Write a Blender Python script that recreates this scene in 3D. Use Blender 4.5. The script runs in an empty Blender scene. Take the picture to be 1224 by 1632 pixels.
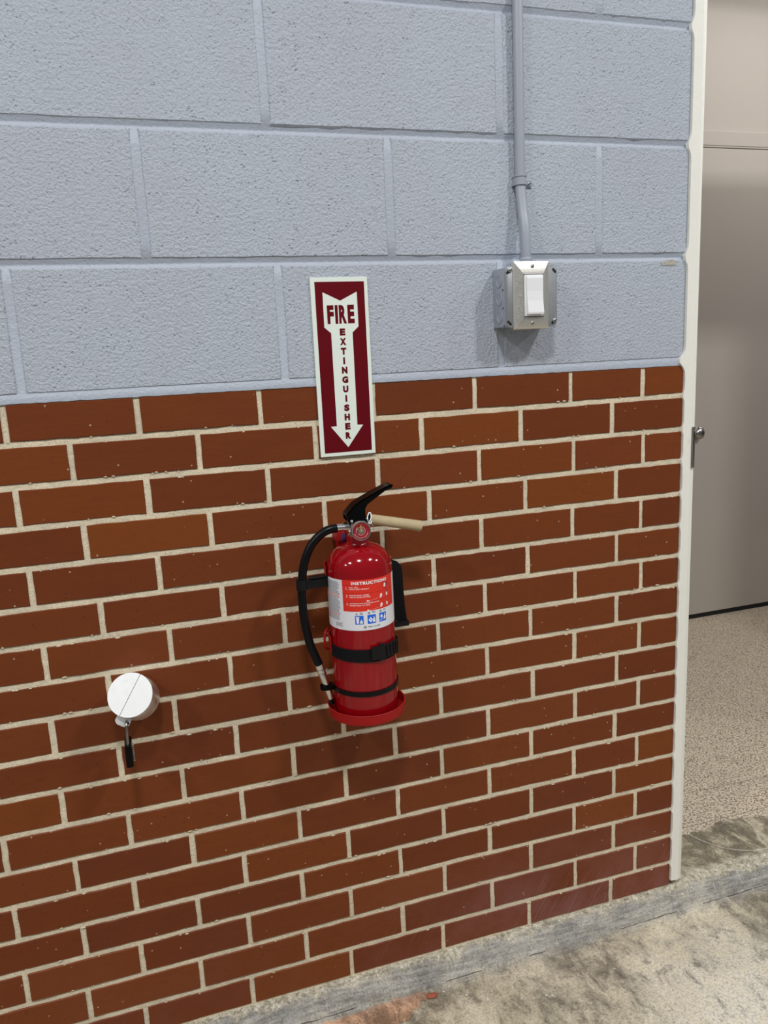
import bpy, bmesh, math, random
from mathutils import Vector, Matrix, noise
C = bpy.context.scene
COL = C.collection
rnd = random.Random(7)

# ------------------------------------------------------------------ camera
yaw, pit, rol = 0.3009, -0.1984, -0.0486
cp = Vector((-0.3122, -1.3282, 1.3293))
fw = Vector((math.sin(yaw)*math.cos(pit), math.cos(yaw)*math.cos(pit), math.sin(pit)))
rt = Vector((math.cos(yaw), -math.sin(yaw), 0)); up = rt.cross(fw)
r2 = rt*math.cos(rol) + up*math.sin(rol); u2 = up*math.cos(rol) - rt*math.sin(rol)
cam = bpy.data.objects.new('camera', bpy.data.cameras.new('camera')); COL.objects.link(cam)
cam.matrix_world = Matrix(((r2.x, u2.x, -fw.x, cp.x), (r2.y, u2.y, -fw.y, cp.y), (r2.z, u2.z, -fw.z, cp.z), (0, 0, 0, 1)))
cam.data.sensor_fit = 'HORIZONTAL'; cam.data.sensor_width = 36.0
cam.data.lens = 36.0*1244.48/1224.0; cam.data.clip_start = 0.02
C.camera = cam

# ------------------------------------------------------------------ light and exposure
W = bpy.data.worlds.new('world'); C.world = W; W.use_nodes = True
W.node_tree.nodes['Background'].inputs[0].default_value = (0.92, 0.95, 1.0, 1)
W.node_tree.nodes['Background'].inputs[1].default_value = 0.145
vs = C.view_settings
vs.view_transform = 'Standard'; vs.look = 'None'; vs.gamma = 1.0; vs.exposure = 0.0; vs.use_curve_mapping = False

def area(name, loc, target, sx, sy, power, color):
    l = bpy.data.lights.new(name, 'AREA'); l.shape = 'RECTANGLE'; l.size = sx; l.size_y = sy
    l.energy = power; l.color = color
    o = bpy.data.objects.new(name, l); COL.objects.link(o); o.location = loc
    d = Vector(target) - Vector(loc)
    o.rotation_euler = d.to_track_quat('-Z', 'Y').to_euler()
    return o
for lx, pw in ((1.55, 50), (-0.42, 47), (-2.40, 47), (-4.40, 47), (3.5, 36)):      # one row of ceiling lamps parallel to the wall; the last added to brighten the right floor
    area('ceiling_lamp', (lx, -1.88, 3.40), (lx, -1.88, 0), 0.30, 0.30, pw, (0.99, 0.98, 0.96))
area('inner_room_fill', (2.45, 0.70, 2.85), (2.45, 0.70, 0), 1.2, 0.3, 15, (1.0, 0.95, 0.90))  # unseen fill light, added to brighten the far door and inner room

# ------------------------------------------------------------------ materials
def mat(name, col, rough=0.5, metal=0.0, **kw):
    m = bpy.data.materials.new(name); m.use_nodes = True
    b = m.node_tree.nodes['Principled BSDF']
    b.inputs['Base Color'].default_value = (*col, 1); b.inputs['Roughness'].default_value = rough
    b.inputs['Metallic'].default_value = metal
    for k, v in kw.items(): b.inputs[k.replace('_', ' ')].default_value = v
    return m
class N:
    def __init__(s, m): s.m = m; s.t = m.node_tree; s.b = s.t.nodes['Principled BSDF']
    def n(s, typ, **kw):
        x = s.t.nodes.new(typ)
        for k, v in kw.items():
            if isinstance(k, str) and hasattr(x, k) and k not in ('Scale',): setattr(x, k, v)
        return x
    def l(s, a, b): s.t.links.new(a, b)
    def pos(s): return s.n('ShaderNodeNewGeometry').outputs['Position']
    def mapping(s, src, scale=(1, 1, 1), rot=(0, 0, 0), loc=(0, 0, 0)):
        x = s.n('ShaderNodeMapping'); s.l(src, x.inputs['Vector'])
        x.inputs['Scale'].default_value = scale; x.inputs['Rotation'].default_value = rot; x.inputs['Location'].default_value = loc
        return x.outputs[0]
    def noise(s, src, scale, detail=3, rough=0.55, dist=0.0):
        x = s.n('ShaderNodeTexNoise'); s.l(src, x.inputs['Vector'])
        x.inputs['Scale'].default_value = scale; x.inputs['Detail'].default_value = detail
        x.inputs['Roughness'].default_value = rough; x.inputs['Distortion'].default_value = dist
        return x.outputs['Fac']
    def voro(s, src, scale, rand=1.0):
        x = s.n('ShaderNodeTexVoronoi'); s.l(src, x.inputs['Vector'])
        x.inputs['Scale'].default_value = scale; x.inputs['Randomness'].default_value = rand
        return x.outputs['Distance']
    def ramp(s, fac, *stops, interp='LINEAR'):
        x = s.n('ShaderNodeValToRGB'); s.l(fac, x.inputs[0]); e = x.color_ramp.elements
        x.color_ramp.interpolation = interp
        while len(e) < len(stops): e.new(0.5)
        for i, (p_, c_) in enumerate(stops):
            e[i].position = p_; e[i].color = (c_, c_, c_, 1) if isinstance(c_, (int, float)) else (*c_, 1)
        return x.outputs[0]
    def mix(s, fac, a, b, mode='MIX'):
        x = s.n('ShaderNodeMix'); x.data_type = 'RGBA'; x.blend_type = mode
        for sock, v in ((x.inputs[0], fac), (x.inputs[6], a), (x.inputs[7], b)):
            if isinstance(v, (int, float)): sock.default_value = v
            elif isinstance(v, tuple): sock.default_value = (*v, 1)
            else: s.l(v, sock)
        return x.outputs[2]
    def math(s, op, a, b=0.0, c=0.0, clamp=False):
        x = s.n('ShaderNodeMath'); x.operation = op; x.use_clamp = clamp
        for i, v in enumerate((a, b, c)):
            if isinstance(v, (int, float)): x.inputs[i].default_value = v
            else: s.l(v, x.inputs[i])
        return x.outputs[0]
    def xyz(s, src):
        x = s.n('ShaderNodeSeparateXYZ'); s.l(src, x.inputs[0]); return x.outputs
    def bump(s, h, strength, dist, prev=None):
        x = s.n('ShaderNodeBump'); s.l(h, x.inputs['Height'])
        x.inputs['Strength'].default_value = strength; x.inputs['Distance'].default_value = dist
        if prev is not None: s.l(prev, x.inputs['Normal'])
        return x.outputs[0]
    def col(s, c): s.l(c, s.b.inputs['Base Color'])
    def nor(s, c): s.l(c, s.b.inputs['Normal'])
    def rough(s, c): s.l(c, s.b.inputs['Roughness'])

def mat_brick():
    m = mat('glazed_brick', (0.17, 0.042, 0.016), 0.42, Specular_IOR_Level=0.16); g = N(m); P = g.pos()
    oi = g.n('ShaderNodeObjectInfo').outputs['Random']
    base = g.ramp(oi, (0.0, (0.142, 0.035, 0.013)), (0.35, (0.160, 0.039, 0.013)), (0.7, (0.178, 0.045, 0.013)), (0.9, (0.202, 0.054, 0.013)), (1.0, (0.164, 0.038, 0.015)))
    n1 = g.noise(g.mapping(P, (1, 1, 2.2)), 9, 4, 0.6)
    c = g.mix(g.ramp(n1, (0.3, 0.0), (0.75, 0.35)), base, (0.20, 0.052, 0.012))
    n2 = g.noise(P, 60, 3, 0.6)
    c = g.mix(g.ramp(n2, (0.55, 0.0), (0.8, 0.25)), c, (0.08, 0.02, 0.01))
    # pinkish dust rubbed on the lowest courses
    z = g.xyz(P)[2]; x = g.xyz(P)[0]
    low = g.math('MULTIPLY', g.ramp(z, (0.12, 1.0), (0.34, 0.0)), g.ramp(x, (-0.3, 0.25), (0.35, 1.0)))
    scr = g.noise(g.mapping(P, (1, 1, 1), (0, math.radians(-38), 0)), 7, 5, 0.65)
    f = g.math('MULTIPLY', low, g.ramp(scr, (0.36, 0.0), (0.62, 0.62)))
    c = g.mix(f, c, (0.27, 0.115, 0.105))
    strk = g.noise(g.mapping(g.mapping(P, (1, 1, 1), (0, math.radians(-32), 0)), (190, 1, 9)), 1.0, 3, 0.6)
    f2 = g.math('MULTIPLY', g.math('MULTIPLY', low, g.ramp(strk, (0.54, 0.0), (0.74, 0.42))), g.ramp(g.noise(P, 4, 2), (0.48, 0.0), (0.6, 1.0)))
    c = g.mix(f2, c, (0.42, 0.26, 0.22))
    v = g.voro(P, 48); keep = g.noise(P, 17, 1)
    sp = g.math('MULTIPLY', g.ramp(v, (0.055, 1.0), (0.085, 0.0)), g.ramp(keep, (0.45, 0.0), (0.50, 1.0)))
    c = g.mix(g.math('MULTIPLY', sp, 0.75), c, (0.55, 0.42, 0.33))
    v2 = g.voro(g.mapping(P, (1, 1, 1), loc=(3, 1, 2)), 75); keep2 = g.noise(P, 11, 1)
    c = g.mix(g.math('MULTIPLY', g.ramp(v2, (0.06, 0.8), (0.12, 0.0)), g.ramp(keep2, (0.5, 0.0), (0.6, 1.0))), c, (0.05, 0.016, 0.01))
    g.col(c)
    g.nor(g.bump(g.noise(P, 220, 4, 0.6), 0.25, 0.0006, g.bump(g.noise(g.mapping(P, (1, 1, 3)), 22, 2), 0.35, 0.002)))
    g.rough(g.ramp(n2, (0.3, 0.36), (0.8, 0.55)))
    return m
def mat_mortar():
    m = mat('sandy_mortar', (0.56, 0.49, 0.385), 0.95); g = N(m); P = g.pos()
    n = g.noise(P, 420, 3, 0.7)
    c = g.ramp(n, (0.30, (0.31, 0.26, 0.18)), (0.40, (0.68, 0.59, 0.43)), (0.6, (0.80, 0.705, 0.53)), (0.8, (0.88, 0.80, 0.65)))
    c = g.mix(g.ramp(g.noise(P, 14, 3), (0.4, 0.0), (0.75, 0.4)), c, (0.40, 0.36, 0.29))
    g.col(c); g.nor(g.bump(n, 0.7, 0.0012, g.bump(g.noise(P, 70, 3), 0.7, 0.003)))
    return m
def mat_blockpaint(name, pits=1.0, col=(0.475, 0.510, 0.595)):
    m = mat(name, col, 0.40); g = N(m); P = g.pos()
    c = g.mix(g.ramp(g.noise(P, 3.5, 3), (0.35, 0.0), (0.7, 1.0)), tuple(x*0.96 for x in col), (col[0]*1.0, col[1]*1.04, col[2]*1.03))
    big = g.ramp(g.noise(P, 2.3, 2), (0.35, 0.45), (0.65, 1.0))
    n1 = g.noise(P, 215, 3, 0.62); n2 = g.noise(P, 105, 5, 0.75)
    v = g.voro(P, 150); pm = g.ramp(g.noise(P, 40, 3), (0.48, 0.0), (0.56, 1.0))
    pit = g.math('MULTIPLY', g.ramp(v, (0.08, 1.0), (0.30, 0.0)), g.math('MULTIPLY', pm, big))
    c = g.mix(g.math('MULTIPLY', pit, 0.6*pits), c, (0.20, 0.215, 0.26))
    g.col(c)
    h = g.math('SUBTRACT', g.math('ADD', g.math('MULTIPLY', n1, 2.4), g.math('MULTIPLY', n2, 1.9)), g.math('MULTIPLY', pit, 1.2))
    g.nor(g.bump(h, 0.75*pits, 0.0019)); return m
def mat_concrete(name, tint=(1, 1, 1)):
    """worn concrete; grey slurry and cream lip zones follow the foot of the wall"""
    m = mat(name, (0.3, 0.3, 0.25), 0.78); g = N(m); P = g.pos(); xx, yy, zz = g.xyz(P)
    A, Bc, Cc = (0.33, 0.285, 0.20), (0.14, 0.12, 0.092), (0.70, 0.63, 0.48)
    D = g.mapping(P, (1, 0.62, 1), (0, 0, 0.6))
    n1 = g.noise(P, 4.2, 6, 0.62, 0.6); n2 = g.noise(D, 22, 8, 0.75, 0.4); n3 = g.noise(P, 240, 4, 0.75); n4 = g.noise(g.mapping(P, (2.6, 0.35, 1), (0, 0, 0.75)), 30, 5, 0.75)
    col = g.ramp(n1, (0.34, Bc), (0.50, A), (0.64, Cc))
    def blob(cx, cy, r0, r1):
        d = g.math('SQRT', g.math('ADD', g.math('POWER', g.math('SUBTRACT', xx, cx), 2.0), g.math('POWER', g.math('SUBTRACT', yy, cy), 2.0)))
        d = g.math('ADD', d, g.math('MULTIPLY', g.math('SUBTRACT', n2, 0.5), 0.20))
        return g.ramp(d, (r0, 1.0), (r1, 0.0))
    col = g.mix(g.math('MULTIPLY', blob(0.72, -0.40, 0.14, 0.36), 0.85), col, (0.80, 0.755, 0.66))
    col = g.mix(g.math('MULTIPLY', blob(0.30, -0.30, 0.08, 0.26), 0.7), col, (0.58, 0.53, 0.39))
    col = g.mix(g.math('MULTIPLY', blob(0.42, -0.13, 0.06, 0.15), 0.6), col, (0.20, 0.175, 0.135))
    col = g.mix(g.math('MULTIPLY', blob(1.02, -0.15, 0.10, 0.22), 0.6), col, (0.22, 0.195, 0.15))
    col = g.mix(g.math('MULTIPLY', blob(0.95, 0.07, 0.08, 0.2), 0.55), col, (0.20, 0.17, 0.11))
    col = g.mix(g.ramp(n2, (0.48, 0.0), (0.62, 0.8)), col, Cc)
    col = g.mix(g.ramp(n2, (0.36, 0.8), (0.48, 0.0)), col, Bc)
    # zones along the wall
    jit = g.math('MULTIPLY', g.math('SUBTRACT', g.noise(P, 22, 6, 0.75), 0.5), 0.075)
    yj = g.math('ADD', yy, jit)
    zgrey = g.math('MULTIPLY', g.ramp(g.math('ADD', yj, 0.5), (0.435, 0.0), (0.466, 1.0)), g.ramp(g.math('ADD', yj, 0.5), (0.478, 1.0), (0.502, 0.0)))
    streak = g.noise(g.mapping(P, (0.12, 1, 1)), 150, 4, 0.7)
    grey = g.ramp(streak, (0.32, (0.17, 0.168, 0.16)), (0.5, (0.33, 0.328, 0.32)), (0.68, (0.54, 0.53, 0.50)))
    col = g.mix(g.math('MULTIPLY', zgrey, 0.75), col, grey)
    zcream = g.math('MULTIPLY', g.ramp(g.math('ADD', yj, 0.5), (0.484, 0.0), (0.493, 1.0)), g.ramp(g.math('ADD', yj, 0.5), (0.515, 1.0), (0.535, 0.0)))
    cream = g.ramp(g.noise(P, 75, 6, 0.8), (0.36, (0.17, 0.155, 0.11)), (0.47, (0.46, 0.42, 0.31)), (0.62, (0.86, 0.81, 0.69)))
    col = g.mix(g.math('MULTIPLY', zcream, 0.85), col, cream)
    col = g.mix(g.ramp(n4, (0.60, 0.0), (0.72, 0.5)), col, (0.68, 0.66, 0.61))
    col = g.mix(g.ramp(n4, (0.26, 0.55), (0.38, 0.0)), col, (0.13, 0.115, 0.09))
    col = g.mix(0.9, col, g.ramp(n3, (0.30, 0.30), (0.47, 0.92), (0.75, 1.30)), 'MULTIPLY')
    v = g.voro(P, 34); col = g.mix(g.math('MULTIPLY', g.ramp(v, (0.05, 0.9), (0.09, 0.0)), g.ramp(g.noise(P, 9, 1), (0.5, 0.0), (0.56, 1.0))), col, (0.85, 0.82, 0.76))
    for (cx, cy, R, w, s) in ((0.98, 0.25, 0.267, 0.0016, 0.5), (1.05, 0.17, 0.142, 0.0018, 0.55)):
        d = g.math('SQRT', g.math('ADD', g.math('POWER', g.math('SUBTRACT', xx, cx), 2.0), g.math('POWER', g.math('SUBTRACT', yy, cy), 2.0)))
        e = g.math('ABSOLUTE', g.math('SUBTRACT', g.math('ADD', d, g.math('MULTIPLY', g.noise(P, 20, 2), 0.006)), R+0.003))
        k = g.math('MULTIPLY', g.ramp(g.math('DIVIDE', e, w*4), (0.1, s), (0.45, 0.0)), g.ramp(g.noise(P, 25, 3), (0.35, 0.2), (0.55, 1.0)))
        k = g.math('MULTIPLY', k, g.ramp(g.math('ADD', yy, 0.5), (0.478, 0.0), (0.49, 1.0)))
        col = g.mix(k, col, (0.70, 0.66, 0.58))
    if tint != (1, 1, 1): col = g.mix(1.0, col, tint, 'MULTIPLY')
    g.col(col)
    g.nor(g.bump(n3, 0.6, 0.0015, g.bump(n2, 0.6, 0.006)))
    return m
def mat_epoxy():
    m = mat('speckled_epoxy', (0.52, 0.44, 0.34), 0.5); g = N(m); P = g.pos()
    n = g.noise(g.mapping(P, (0.8, 1.1, 1)), 235, 2, 0.6, 0.2)
    c = g.ramp(n, (0.37, (0.10, 0.065, 0.055)), (0.43, (0.25, 0.18, 0.14)), (0.475, (0.62, 0.53, 0.41)), (0.62, (0.70, 0.61, 0.47)))
    c = g.mix(g.ramp(g.noise(P, 60, 2), (0.60, 0.0), (0.70, 0.45)), c, (0.30, 0.23, 0.19))
    c = g.mix(g.ramp(g.noise(P, 9, 3), (0.5, 0.0), (0.8, 0.35)), c, (0.50, 0.45, 0.38))
    x, y, z = g.xyz(P)
    for (a, b, c0) in ((0.047, 1.0, 0.3440), (0.016, 1.0, 0.1835)):   # dark pen-thin score lines across the coating
        e = g.math('ABSOLUTE', g.math('SUBTRACT', g.math('ADD', g.math('MULTIPLY', x, a), y), c0))
        c = g.mix(g.ramp(g.math('MULTIPLY', e, 100.0), (0.07, 0.7), (0.16, 0.0)), c, (0.10, 0.075, 0.06))
    g.col(c); g.nor(g.bump(n, 0.3, 0.001)); return m
def mat_noisy(name, col, rough, amt=0.12, scale=20, metal=0.0, bump=0.0, bs=200):
    m = mat(name, col, rough, metal); g = N(m); P = g.pos()
    g.col(g.mix(g.noise(P, scale, 4, 0.6), tuple(x*(1-amt) for x in col), tuple(min(1, x*(1+amt)) for x in col)))
    if bump: g.nor(g.bump(g.noise(P, bs, 3, 0.6), 1.0, bump))
    return m
def mat_brushed(name, col, rough, sc, amt=0.18, metal=1.0):
    m = mat(name, col, rough, metal); g = N(m); P = g.pos()
    n = g.noise(g.mapping(P, sc), 1.0, 3, 0.6)
    g.col(g.mix(n, tuple(x*(1-amt) for x in col), tuple(min(1, x*(1+amt)) for x in col)))
    g.rough(g.ramp(n, (0.3, rough*0.8), (0.7, rough*1.3))); g.nor(g.bump(n, 0.15, 0.0003)); return m
def mat_web(name):
    m = mat(name, (0.012, 0.012, 0.014), 0.8, Specular_IOR_Level=0.1); g = N(m); P = g.pos()
    w = g.n('ShaderNodeTexWave'); g.l(g.mapping(P, (1, 1, 1), (0, math.radians(0), 0)), w.inputs['Vector']); w.bands_direction = 'Z'; w.inputs['Scale'].default_value = 180; w.inputs['Distortion'].default_value = 1.0
    g.nor(g.bump(w.outputs['Fac'], 0.5, 0.0008)); g.col(g.mix(w.outputs['Fac'], (0.004, 0.004, 0.005), (0.013, 0.013, 0.015))); return m

M = dict(
    brick=mat_brick(), mortar=mat_mortar(), block=mat_blockpaint('painted_block'), joint=mat_blockpaint('painted_joint', 0.42, (0.425, 0.462, 0.545)),
    trim=mat_noisy('cream_gloss_paint', (0.87, 0.865, 0.80), 0.35, 0.03, 30, bump=0.0006, bs=60),
    core=mat_noisy('plaster_core', (0.45, 0.45, 0.44), 0.9),
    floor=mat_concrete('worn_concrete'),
    epoxy=mat_epoxy(),
    door=mat_noisy('taupe_door_paint', (0.50, 0.455, 0.405), 0.45, 0.03, 2.5, bump=0.0002, bs=120),
    gapshade=mat('gap_shade_black', (0.008, 0.008, 0.008), 0.8),
    red=mat('red_enamel', (0.28, 0.0018, 0.006), 0.11, 0.0),
    redcup=mat('red_plastic', (0.36, 0.006, 0.006), 0.5, Specular_IOR_Level=0.3),
    black=mat('black_rubber', (0.004, 0.004, 0.005), 0.32, Specular_IOR_Level=0.2), web=mat_web('black_webbing'),
    blackpl=mat('black_plastic', (0.007, 0.007, 0.008), 0.38, Specular_IOR_Level=0.25), blackgl=mat('black_gloss', (0.003, 0.003, 0.003), 0.24, Specular_IOR_Level=0.12),
    chrome=mat('bright_metal', (0.78, 0.78, 0.77), 0.22, 1.0), steel=mat_brushed('brushed_steel', (0.80, 0.78, 0.72), 0.36, (250, 250, 900), 0.03, 0.88),
    galv=mat_noisy('galvanised_steel', (0.40, 0.42, 0.44), 0.42, 0.12, 60, 0.75), conduit=mat('painted_conduit', (0.36, 0.39, 0.455), 0.33),
    boxpaint=mat('painted_steel_box', (0.36, 0.39, 0.45), 0.4, 0.1), groove=mat('shadow_hole', (0.01, 0.01, 0.01), 0.9),
    alum=mat_brushed('cast_aluminium', (0.84, 0.84, 0.83), 0.34, (300, 60, 300), 0.06), alumface=mat_brushed('aluminium_face', (0.78, 0.79, 0.79), 0.5, (90, 60, 90), 0.10, 0.30),
    white=mat('white_plastic', (0.86, 0.87, 0.90), 0.28), signw=mat('sign_white', (0.80, 0.87, 0.80), 0.35), signr=mat('sign_red', (0.125, 0.0008, 0.006), 0.45, Specular_IOR_Level=0.2),
    labelw=mat('label_white', (0.78, 0.79, 0.84), 0.3), labelr=mat('label_red', (0.75, 0.030, 0.016), 0.3), ink=mat('print_black', (0.03, 0.03, 0.035), 0.4),
    inkg=mat('print_grey', (0.14, 0.14, 0.16), 0.4), inkr=mat('print_red', (0.55, 0.04, 0.04), 0.4), blue=mat('label_blue', (0.012, 0.13, 0.72), 0.3), lw=mat('print_white', (0.88, 0.86, 0.86), 0.4), lineb=mat('print_dark_red', (0.25, 0.008, 0.006), 0.4),
    kraft=mat_noisy('kraft_paper', (0.47, 0.38, 0.225), 0.75, 0.12, 90), dial=mat('dial_red', (0.50, 0.02, 0.03), 0.25), yellow=mat('needle_yellow', (0.8, 0.6, 0.04), 0.4),
    chip=mat_noisy('broken_brick', (0.36, 0.10, 0.055), 0.9, 0.3, 150, bump=0.002, bs=200), dark=mat('dark_steel', (0.30, 0.28, 0.26), 0.3, 1.0), blueplate=mat('purple_sticker', (0.10, 0.05, 0.16), 0.4),
)

# ------------------------------------------------------------------ object helpers
def link(name, me, parent=None, loc=None):
    o = bpy.data.objects.new(name, me); COL.objects.link(o)
    if parent is not None: o.parent = parent
    if loc is not None: o.location = loc
    return o
def world_origin(o):
    v = Vector(o.location)
    while o.parent: o = o.parent; v += Vector(o.location)
    return v
def mk(name, bm, m, parent=None, origin=None, smooth=None):
    """link a bmesh in world coordinates as ONE object; its origin is put at 'origin' (default: middle of the mesh)"""
    bmesh.ops.recalc_face_normals(bm, faces=bm.faces)
    if origin is None:
        lo = [min(v.co[i] for v in bm.verts) for i in range(3)]; hi = [max(v.co[i] for v in bm.verts) for i in range(3)]
        origin = Vector([(a+b)/2 for a, b in zip(lo, hi)])
    origin = Vector(origin)
    bmesh.ops.translate(bm, verts=bm.verts, vec=-origin)
    me = bpy.data.meshes.new(name); bm.to_mesh(me); bm.free()
    for mm in (m if isinstance(m, (list, tuple)) else [m]): me.materials.append(mm)
    if smooth is not None:
        me.polygons.foreach_set('use_smooth', [True]*len(me.polygons))
        try: me.set_sharp_from_angle(angle=math.radians(smooth))
        except Exception: pass
    base = world_origin(parent) if parent is not None else Vector((0, 0, 0))
    return link(name, me, parent, origin - base)
def thing(name, label, cat, loc, group=None):
    o = link(name, None, None, loc); o.empty_display_size = 0.05
    o['label'] = label; o['category'] = cat
    if group: o['group'] = group
    return o
def structure(o, label=None, cat=None):
    o['kind'] = 'structure'
    if label: o['label'] = label
    if cat: o['category'] = cat
    return o
def B(): return bmesh.new()
def box(bm, x0, x1, y0, y1, z0, z1, bev=0.0):
    vs_ = [bm.verts.new((x, y, z)) for x in (x0, x1) for y in (y0, y1) for z in (z0, z1)]
    fs = [bm.faces.new([vs_[i] for i in f]) for f in ((0, 1, 3, 2), (4, 6, 7, 5), (0, 4, 5, 1), (2, 3, 7, 6), (0, 2, 6, 4), (1, 5, 7, 3))]
    if bev:
        es = {e for f in fs for e in f.edges}
        bmesh.ops.bevel(bm, geom=list(es), offset=bev, segments=2, affect='EDGES', profile=0.6)
    return bm
def prism(bm, pts, y0, y1, axis='y', bev=0.0):
    """extrude a 2-D outline (x,z) between y0 and y1"""
    a = [bm.verts.new((x, y0, z)) for x, z in pts]; b = [bm.verts.new((x, y1, z)) for x, z in pts]
    n = len(pts); fs = [bm.faces.new(a), bm.faces.new(b[::-1])]
    fs += [bm.faces.new((a[i], b[i], b[(i+1) % n], a[(i+1) % n])) for i in range(n)]
    if bev:
        es = list(fs[0].edges) + list(fs[1].edges)
        bmesh.ops.bevel(bm, geom=es, offset=bev, segments=2, affect='EDGES', profile=0.6)
    return bm
def frame_of(d):
    d = Vector(d).normalized(); a = Vector((0, 0, 1)) if abs(d.z) < 0.95 else Vector((1, 0, 0))
    u = d.cross(a).normalized(); v = d.cross(u).normalized(); return d, u, v
def lathe(bm, c, axis, prof, n=40, cap=True):
    """revolve (radius, height) pairs about 'axis' through c"""
    d, u, v = frame_of(axis); c = Vector(c); rings = []
    for r, h in prof:
        if r < 1e-6: rings.append([bm.verts.new(c + d*h)])
        else: rings.append([bm.verts.new(c + d*h + (u*math.cos(t) + v*math.sin(t))*r) for t in [2*math.pi*k/n for k in range(n)]])
    for A, Bq in zip(rings, rings[1:]):
        if len(A) == 1 and len(Bq) == 1: continue
        for k in range(n):
            k2 = (k+1) % n
            if len(A) == 1: bm.faces.new((A[0], Bq[k], Bq[k2]))
            elif len(Bq) == 1: bm.faces.new((A[k], Bq[0], A[k2]))
            else: bm.faces.new((A[k], Bq[k], Bq[k2], A[k2]))
    if cap:
        for R in (rings[0], rings[-1]):
            if len(R) > 1: bm.faces.new(R)
    return bm
def catmull(pts, sub=8):
    pts = [Vector(q) for q in pts]; P = [pts[0]*2-pts[1]] + pts + [pts[-1]*2-pts[-2]]; out = []
    for i in range(1, len(P)-2):
        for k in range(sub):
            t = k/sub; a, b, c, d = P[i-1:i+3]
            out.append(0.5*((2*b) + (c-a)*t + (2*a-5*b+4*c-d)*t*t + (3*b-a-3*c+d)*t**3))
    out.append(pts[-1]); return out
def tube(bm, pts, r, n=16, sub=8, closed=False, smoothpath=True):
    path = catmull(pts, sub) if smoothpath else [Vector(q) for q in pts]
    if closed: path = [Vector(q) for q in pts]
    rs = r if isinstance(r, (list, tuple)) else [r]*len(path)
    if len(rs) != len(path): rs = [rs[min(len(rs)-1, int(i*(len(rs)-1)/(len(path)-1)+0.5))] for i in range(len(path))]
    rings = []; u = None; m = len(path)
    for i, q in enumerate(path):
        if closed: t = path[(i+1) % m]-path[i-1]
        else: t = path[min(i+1, m-1)]-path[max(i-1, 0)]
        t.normalize()
        if u is None: _, u, _ = frame_of(t)
        u = (u - t*u.dot(t)).normalized(); v = t.cross(u)
        rings.append([bm.verts.new(q + (u*math.cos(a)+v*math.sin(a))*rs[i]) for a in [2*math.pi*k/n for k in range(n)]])
    pairs = list(zip(rings, rings[1:])) + ([(rings[-1], rings[0])] if closed else [])
    for A, D in pairs:
        for k in range(n): bm.faces.new((A[k], D[k], D[(k+1) % n], A[(k+1) % n]))
    if not closed: bm.faces.new(rings[0]); bm.faces.new(rings[-1])
    return bm
XC, YC, RB = 0.025, -0.083, 0.056
def cyl(phi, z, R): a = math.radians(phi); return (XC + R*math.sin(a), YC - R*math.cos(a), z)
def band(bm, p0, p1, z0, z1, R0, R1, n=48, tilt=0.0):
    """strip wrapped round the cylinder; z0/z1 may be functions of phi"""
    f0 = z0 if callable(z0) else (lambda p: z0); f1 = z1 if callable(z1) else (lambda p: z1)
    rows_ = []
    for k in range(n+1):
        ph = p0 + (p1-p0)*k/n
        rows_.append([bm.verts.new(cyl(ph, z, R)) for z, R in ((f0(ph), R0), (f0(ph), R1), (f1(ph), R1), (f1(ph), R0))])
    full = abs(abs(p1-p0)-360) < 1e-3
    for A, D in zip(rows_, rows_[1:]):
        for k in range(4): bm.faces.new((A[k], A[(k+1) % 4], D[(k+1) % 4], D[k]))
    if not full: bm.faces.new(rows_[0]); bm.faces.new(rows_[-1][::-1])
    return bm
# flat print on the label: (s, z) coordinates with s in degrees round the body
def patch(bm, p0, p1, z0, z1, R, n=None):
    n = n or max(1, int(abs(p1-p0)/3)); prev = None
    for k in range(n+1):
        ph = p0+(p1-p0)*k/n; cur = (bm.verts.new(cyl(ph, z0, R)), bm.verts.new(cyl(ph, z1, R)))
        if prev: bm.faces.new((prev[0], cur[0], cur[1], prev[1]))
        prev = cur
    return bm
def lpoly(bm, pts, R): bm.faces.new([bm.verts.new(cyl(a, z, R)) for a, z in pts]); return bm
_tc = {}
def text_geo(s, off=0.0, spacing=1.0):
    key = (s, off, spacing)
    if key not in _tc:
        cu = bpy.data.curves.new('lettering_outline', 'FONT'); cu.body = s; cu.size = 1.0; cu.offset = off; cu.resolution_u = 3; cu.space_character = spacing; cu.fill_mode = 'FRONT' if hasattr(cu, 'fill_mode') else cu.fill_mode
        ob = bpy.data.objects.new('lettering_outline', cu); COL.objects.link(ob)
        dg = bpy.context.evaluated_depsgraph_get(); me = bpy.data.meshes.new_from_object(ob.evaluated_get(dg))
        V = [(v.co.x, v.co.y) for v in me.vertices]; F = [tuple(f.vertices) for f in me.polygons]
        bpy.data.objects.remove(ob); bpy.data.curves.remove(cu); bpy.data.meshes.remove(me)
        x0 = min(v[0] for v in V); x1 = max(v[0] for v in V); y0 = min(v[1] for v in V); y1 = max(v[1] for v in V)
        _tc[key] = ([((x-x0)/(x1-x0), (y-y0)/(y1-y0)) for x, y in V], F)
    return _tc[key]
def text(bm, s, x0, x1, z0, z1, fn, off=0.0, spacing=1.0):
    """letters stretched to fill the box x0..x1, z0..z1, then placed by fn(x, z)"""
    V, F = text_geo(s, off, spacing); vv = [bm.verts.new(fn(x0+(x1-x0)*a, z0+(z1-z0)*b)) for a, b in V]
    for f in F:
        try: bm.faces.new([vv[i] for i in f])
        except ValueError: pass
    return bm
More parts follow.
